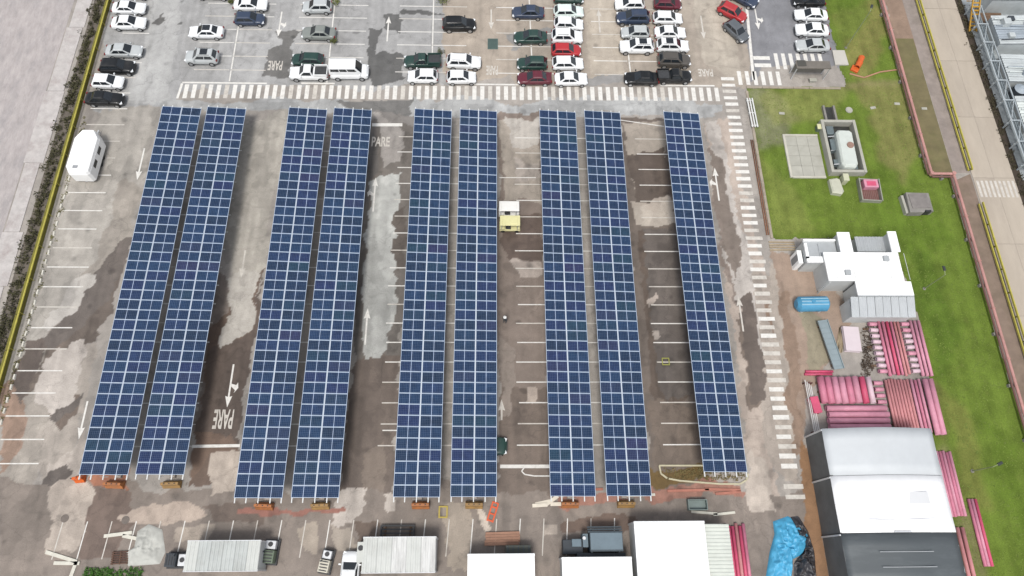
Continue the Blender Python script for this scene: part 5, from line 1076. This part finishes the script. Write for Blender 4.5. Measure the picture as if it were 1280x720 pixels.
for k in range(5):
    for j in range(2): MB().box((random.uniform(-.08, .08), -.5 + k * .25, .06 + j * .11), (3.3, .23, .1)).build('board', mat('brown_board', S(172, 132, 110), .85, .15, 1.5, dirt=.3, dirtc=S(130, 96, 78)), t)
# black frame behind the worn container
c = G(497, 664, .3); t = thing('lifting_cradle', 'black rectangular steel frame lying behind the worn white container', 'frame', (c.x, c.y, 0))
for y_ in (-.5, .5): MB().box((0, y_, .3), (3.3, .14, .3)).build('long_rail', BK, t)
for k in range(2): MB().box(((-1, 1)[k] * 1.58, 0, .3), (.14, .86, .3)).build('end_rail', BK, t)
for y_ in (-.18, .16): MB().box((0, y_, .42), (3.0, .08, .06)).build('tube', PK2, t)
for k in range(2): MB().box(((-1, 1)[k] * 1.2, 0, .075), (.15, 1.2, .15)).build('bearer', TB, t)
c = G(450.5, 690, 1.4); t = thing('air_unit', 'pale air conditioning unit beside the worn white container', 'air unit', (c.x, c.y, 0)); MB().box((0, 0, .7), (.65, 1.8, 1.4)).build('casing', CR[0], t, bevel=.03); MB().tube((0, .35, 1.4), (0, .35, 1.44), .25, 14).build('fan', BK, t)
# machines
def genset(px, py, label, m, L=2.4, W=1.3, rz=0.0):
    c = G(px, py, .8); t = thing('generator', label, 'generator', (c.x, c.y, 0), rz)
    MB().box((0, 0, .18), (L, W, .2)).box((-L * .4, 0, .04), (.15, W, .08)).box((L * .4, 0, .04), (.15, W, .08)).build('skid', BK, t); MB().box((-L * .18, 0, .75), (L * .5, W * .8, .94)).build('engine_housing', m, t, bevel=.05); MB().box((L * .28, 0, .6), (L * .34, W * .7, .64)).build('alternator', SW, t, bevel=.06)
    for k in range(4): MB().box((-L * .36 + k * L * .12, 0, 1.24), (.09, W * .6, .05)).build('louvre', BK, t)
    MB().tube((0, W * .25, 1.2), (0, W * .25, 1.6), .07, 10).build('exhaust', PK2, t); MB().tube((L * .3, 0, .9), (L * .3, 0, .98), .22, 14).build('fan_cover', BK, t)
genset(220, 700, 'dark generator with two pale fan units beside the pale container', PK2, 2.0, 1.5); genset(337, 690, 'green grey generator at the end of the pale container', mat('machine_green', S(110, 124, 104), .6, .15), 2.3, 1.4, 1.5); genset(407, 702, 'cream and black generator between stall lines of the front row', mat('cream_paint', S(214, 208, 190), .5, .08), 2.2, 1.2, 1.4)
car(437, 716, 'hatchback', 'white', 88, 'white hatchback in the front row between the generator and worn container', 'cars parked in the front row')
# tarp heaps
def heap(name, label, cat, pts, hmax, m, seed, fold=.18, n=96):
    rs = random.Random(seed); P_ = [G(*p) for p in pts]; cx = sum(p.x for p in P_) / len(P_); cy = sum(p.y for p in P_) / len(P_); mb = MB(); rings = 26
    A_ = np.array([(p.x - cx, p.y - cy) for p in P_])
    # resample the outline
    seg = np.linalg.norm(np.roll(A_, -1, 0) - A_, axis=1); cum = np.concatenate([[0], np.cumsum(seg)]); ol = []
    for k in range(n):
        s_ = cum[-1] * k / n; i = min(np.searchsorted(cum, s_, 'right') - 1, len(A_) - 1); f_ = (s_ - cum[i]) / max(seg[i], 1e-6); ol.append(A_[i] * (1 - f_) + A_[(i + 1) % len(A_)] * f_)
    ph = [rs.uniform(0, 6.28) for _ in range(8)]; vs = []
    for r in range(rings + 1):
        f_ = 1 - r / rings
        for k in range(n):
            th = 2 * math.pi * k / n; x_, y_ = ol[k] * f_; h = hmax * (1 - f_ ** 2.2) ** .6 * (.75 + .35 * vnoise(np.float64(x_ + seed), np.float64(y_), 1.5))
            q1, q2 = np.float64(x_ + cx + seed * 7), np.float64(y_ + cy)
            fd = fold * 2.2 * (.8 - 2.2 * abs(vnoise(q1 * 1.6, q2 * .7, .9)) + .5 - 1.3 * abs(vnoise(q1, q2 * 1.3, .42)) + .5 * vnoise(q1, q2, .2))
            vs.append((x_, y_, max(.015 if r == 0 else .03, h + fd * (1 - f_ ** 3))))
    fs = [(r * n + k, r * n + (k + 1) % n, (r + 1) * n + (k + 1) % n, (r + 1) * n + k) for r in range(rings - 1) for k in range(n)] + [tuple(range((rings - 1) * n, rings * n))]
    return tag(MB().add(vs[:rings * n], fs).build(name, m, None, (cx, cy, 0), smooth=True), label, cat)
heap('tarp_heap', 'crumpled bright blue tarpaulin heap beside the storage tent', 'tarpaulin', [(966, 652), (985, 645), (1000, 655), (1011, 670), (1004, 692), (990, 700), (988, 735), (955, 735), (962, 690), (968, 668)], .8, mat('blue_tarp', S(84, 178, 220), .45, .15, 2, dirt=.3, dirtc=S(60, 134, 180)), 3, .1)
heap('rubbish_heap', 'dark rubbish bags heaped between the blue tarpaulin and the tent', 'rubbish', [(988, 646), (998, 645), (1010, 664), (1018, 690), (1022, 740), (992, 740), (992, 705), (1006, 690)], .5, mat('black_plastic', (.035, .035, .04), .45, .5, 3, dirt=.5, dirtc=(.12, .09, .07)), 9, .22)
heap('tarp_heap', 'pale grey tarpaulin heap beside the pale container and generator', 'tarpaulin', [(172, 664), (186, 655), (203, 662), (207, 690), (200, 705), (160, 708), (158, 690), (168, 684)], .45, mat('pale_tarp', S(196, 196, 188), .7, .12, 1.5, dirt=.4, dirtc=S(166, 164, 158)), 5, .03)
for k, (px, py, L, rz) in enumerate(((77, 696, 3.2, -.28), (84, 704, 2.4, -.02), (148, 668, 2.6, .12), (165, 672, 1.8, -.2), (92, 713, 1.6, 1.4))):
    c = G(px, py); tag(MB().box((0, 0, .06), (L, .32, .12)).build('timber_plank', mat('white_plank', S(224, 220, 206), .8, .1, 2, dirt=.3, dirtc=S(170, 160, 144)), None, (c.x, c.y, 0), rz), 'whitish plank lying on the ground at the edge of the front stalls', 'plank', 'whitish planks near the front edge')
c = G(149, 697, .3); t = thing('pallet', 'dark brown timber pallet leaning flat beside the pale tarpaulin', 'pallet', (c.x, c.y, 0), .05)
for k in range(6): MB().box((0, -.5 + k * .2, .16), (1.6, .12, .04)).build('slat', mat('dark_timber', S(96, 70, 58), .85, .25, 2), t)
for x_ in (-.7, 0, .7): MB().box((x_, 0, .07), (.1, 1.2, .14)).build('bearer', TB, t)
mb = MB()
for k in range(260): c = G(random.uniform(106, 178), random.uniform(711, 735)); leaf_cloud(mb, c.x, c.y, .1, .2, .2, .12, 8, .05, .12)
tag(mb.build('grass', mat('front_grass', S(72, 116, 40), .9, .3, .8)), 'small bright green grass patch at the front edge', 'grass', kind='stuff')
# corner island with pale kerb, red hoarding strip, bench, misc. pieces by the single canopy
kb2 = struct(link('island_kerb', None))
pts = [(824, 582), (826, 592), (834, 598), (850, 601), (875, 603), (900, 605), (925, 605), (933, 600), (935, 592)]
for a_, b_ in zip(pts, pts[1:]): MB().beam(G(*a_, .06), G(*b_, .06), .16, .13).build('kerb_stone', mat('island_kerb_paint', S(206, 198, 168), .85, .12, 2), kb2)
MB().beam(G(824, 582, .06), G(882, 582, .06), .16, .125).build('kerb_stone', mat('island_kerb_paint', S(206, 198, 168)), kb2)
mb = MB()
for k in range(120): c = G(random.uniform(832, 930), random.uniform(586, 600)); leaf_cloud(mb, c.x, c.y, .08, .25, .2, .15, 8, .04, .12)
tag(mb.build('weeds', mat('island_weeds', S(124, 110, 70), .9, .4, .8)), 'dry weeds growing on the kerbed island under the single canopy', 'weeds', kind='stuff')
c = G(872, 631, .5); t = thing('steel_trough', 'grey green steel trough standing behind the big white shed', 'trough', (c.x, c.y, 0)); TR = mat('trough_paint', S(126, 140, 136), .6, .1, 1.5)
MB().box((0, 0, .08), (1.9, 1.0, .14)).build('base', TR, t)
for sy in (-1, 1): MB().box((0, sy * .47, .4), (1.9, .07, .5)).build('side', TR, t)
for sx in (-1, 1): MB().box((sx * .92, 0, .4), (.07, .87, .5)).build('end', TR, t)
for k, (px, py, L, rz) in enumerate(((880, 641, 2.6, -.08), (905, 642, 2.2, .1), (800, 619, 3.0, .03), (903, 612, 3.6, -.03), (860, 613, 4.2, .02), (735, 612, 3.0, .02), (910, 616, 2.6, .08))):
    c = G(px, py); red = py < 618; tag(MB().box((0, 0, .06), (L, .24, .12)).build('timber_plank', mat('red_plank', S(184, 122, 104), .8, .15, 2) if red else mat('white_plank', S(224, 220, 206)), None, (c.x, c.y, 0), rz), ('reddish plank laid along the red soil strip by the single canopy' if red else 'pale plank lying behind the big white shed'), 'plank', 'reddish planks by the single canopy' if red else 'pale planks behind the big white shed')
c = G(686, 627); t = thing('sheet_offcuts', 'jagged pale sheet offcuts on the ground at the canopy end', 'offcuts', (c.x, c.y, 0))
for k, (x_, y_, rz) in enumerate(((-.6, -.1, .2), (.3, .1, .6), (.9, -.25, 0), (-.9, -.35, .05))): MB().box((x_, y_, .02 + k * .035), (1.5, .35, .03), rz=rz).build('sheet', mat('offcut_white', S(236, 226, 208), .7, .08, 2), t)
c = G(616, 640); t = thing('cone_bundle', 'bright orange safety frame lying near the canopy end by the cart lane', 'safety frame', (c.x, c.y, 0), 1.25); OF = mat('safety_orange', S(232, 94, 40), .5, .1, 2)
for y_ in (-.28, .28): MB().box((0, y_, .06), (1.9, .14, .12)).build('side_rail', OF, t)
for x_ in (-.85, -.2, .45, .9): MB().box((x_, 0, .06), (.14, .42, .1)).build('rung', OF, t)
c = G(554, 640); t = thing('marker_frame', 'small yellow square frame on the ground near a canopy end', 'frame', (c.x, c.y, 0)); YF = mat('frame_yellow', S(190, 168, 76), .6, .1)
for s_ in (-1, 1): MB().box((0, s_ * .5, .06), (.9, .14, .12)).box((s_ * .38, 0, .06), (.14, .86, .12)).build('side', YF, t)
c = G(832, 452); t = thing('marker_frame', 'small yellow green square frame on a stall line beside the single canopy', 'frame', (c.x, c.y, 0)); YF2 = mat('frame_green', S(160, 160, 80), .6, .1)
for s_ in (-1, 1): MB().box((0, s_ * .36, .05), (.8, .1, .1)).box((s_ * .36, 0, .05), (.1, .62, .1)).build('side', YF2, t)
for px, py in ((700, 650), (157, 650), (580, 380), (81, 648)):
    c = G(px, py); tag(MB().tube((0, 0, 0), (0, 0, .02), .38, 18).tube((0, 0, .02), (0, 0, .028), .3, 18).build('manhole_cover', mat('iron_cover', S(120, 110, 102), .7, .2, 3), None, (c.x, c.y, 0)), 'round iron manhole cover set in the paving', 'manhole cover', 'iron manhole covers in the paving')
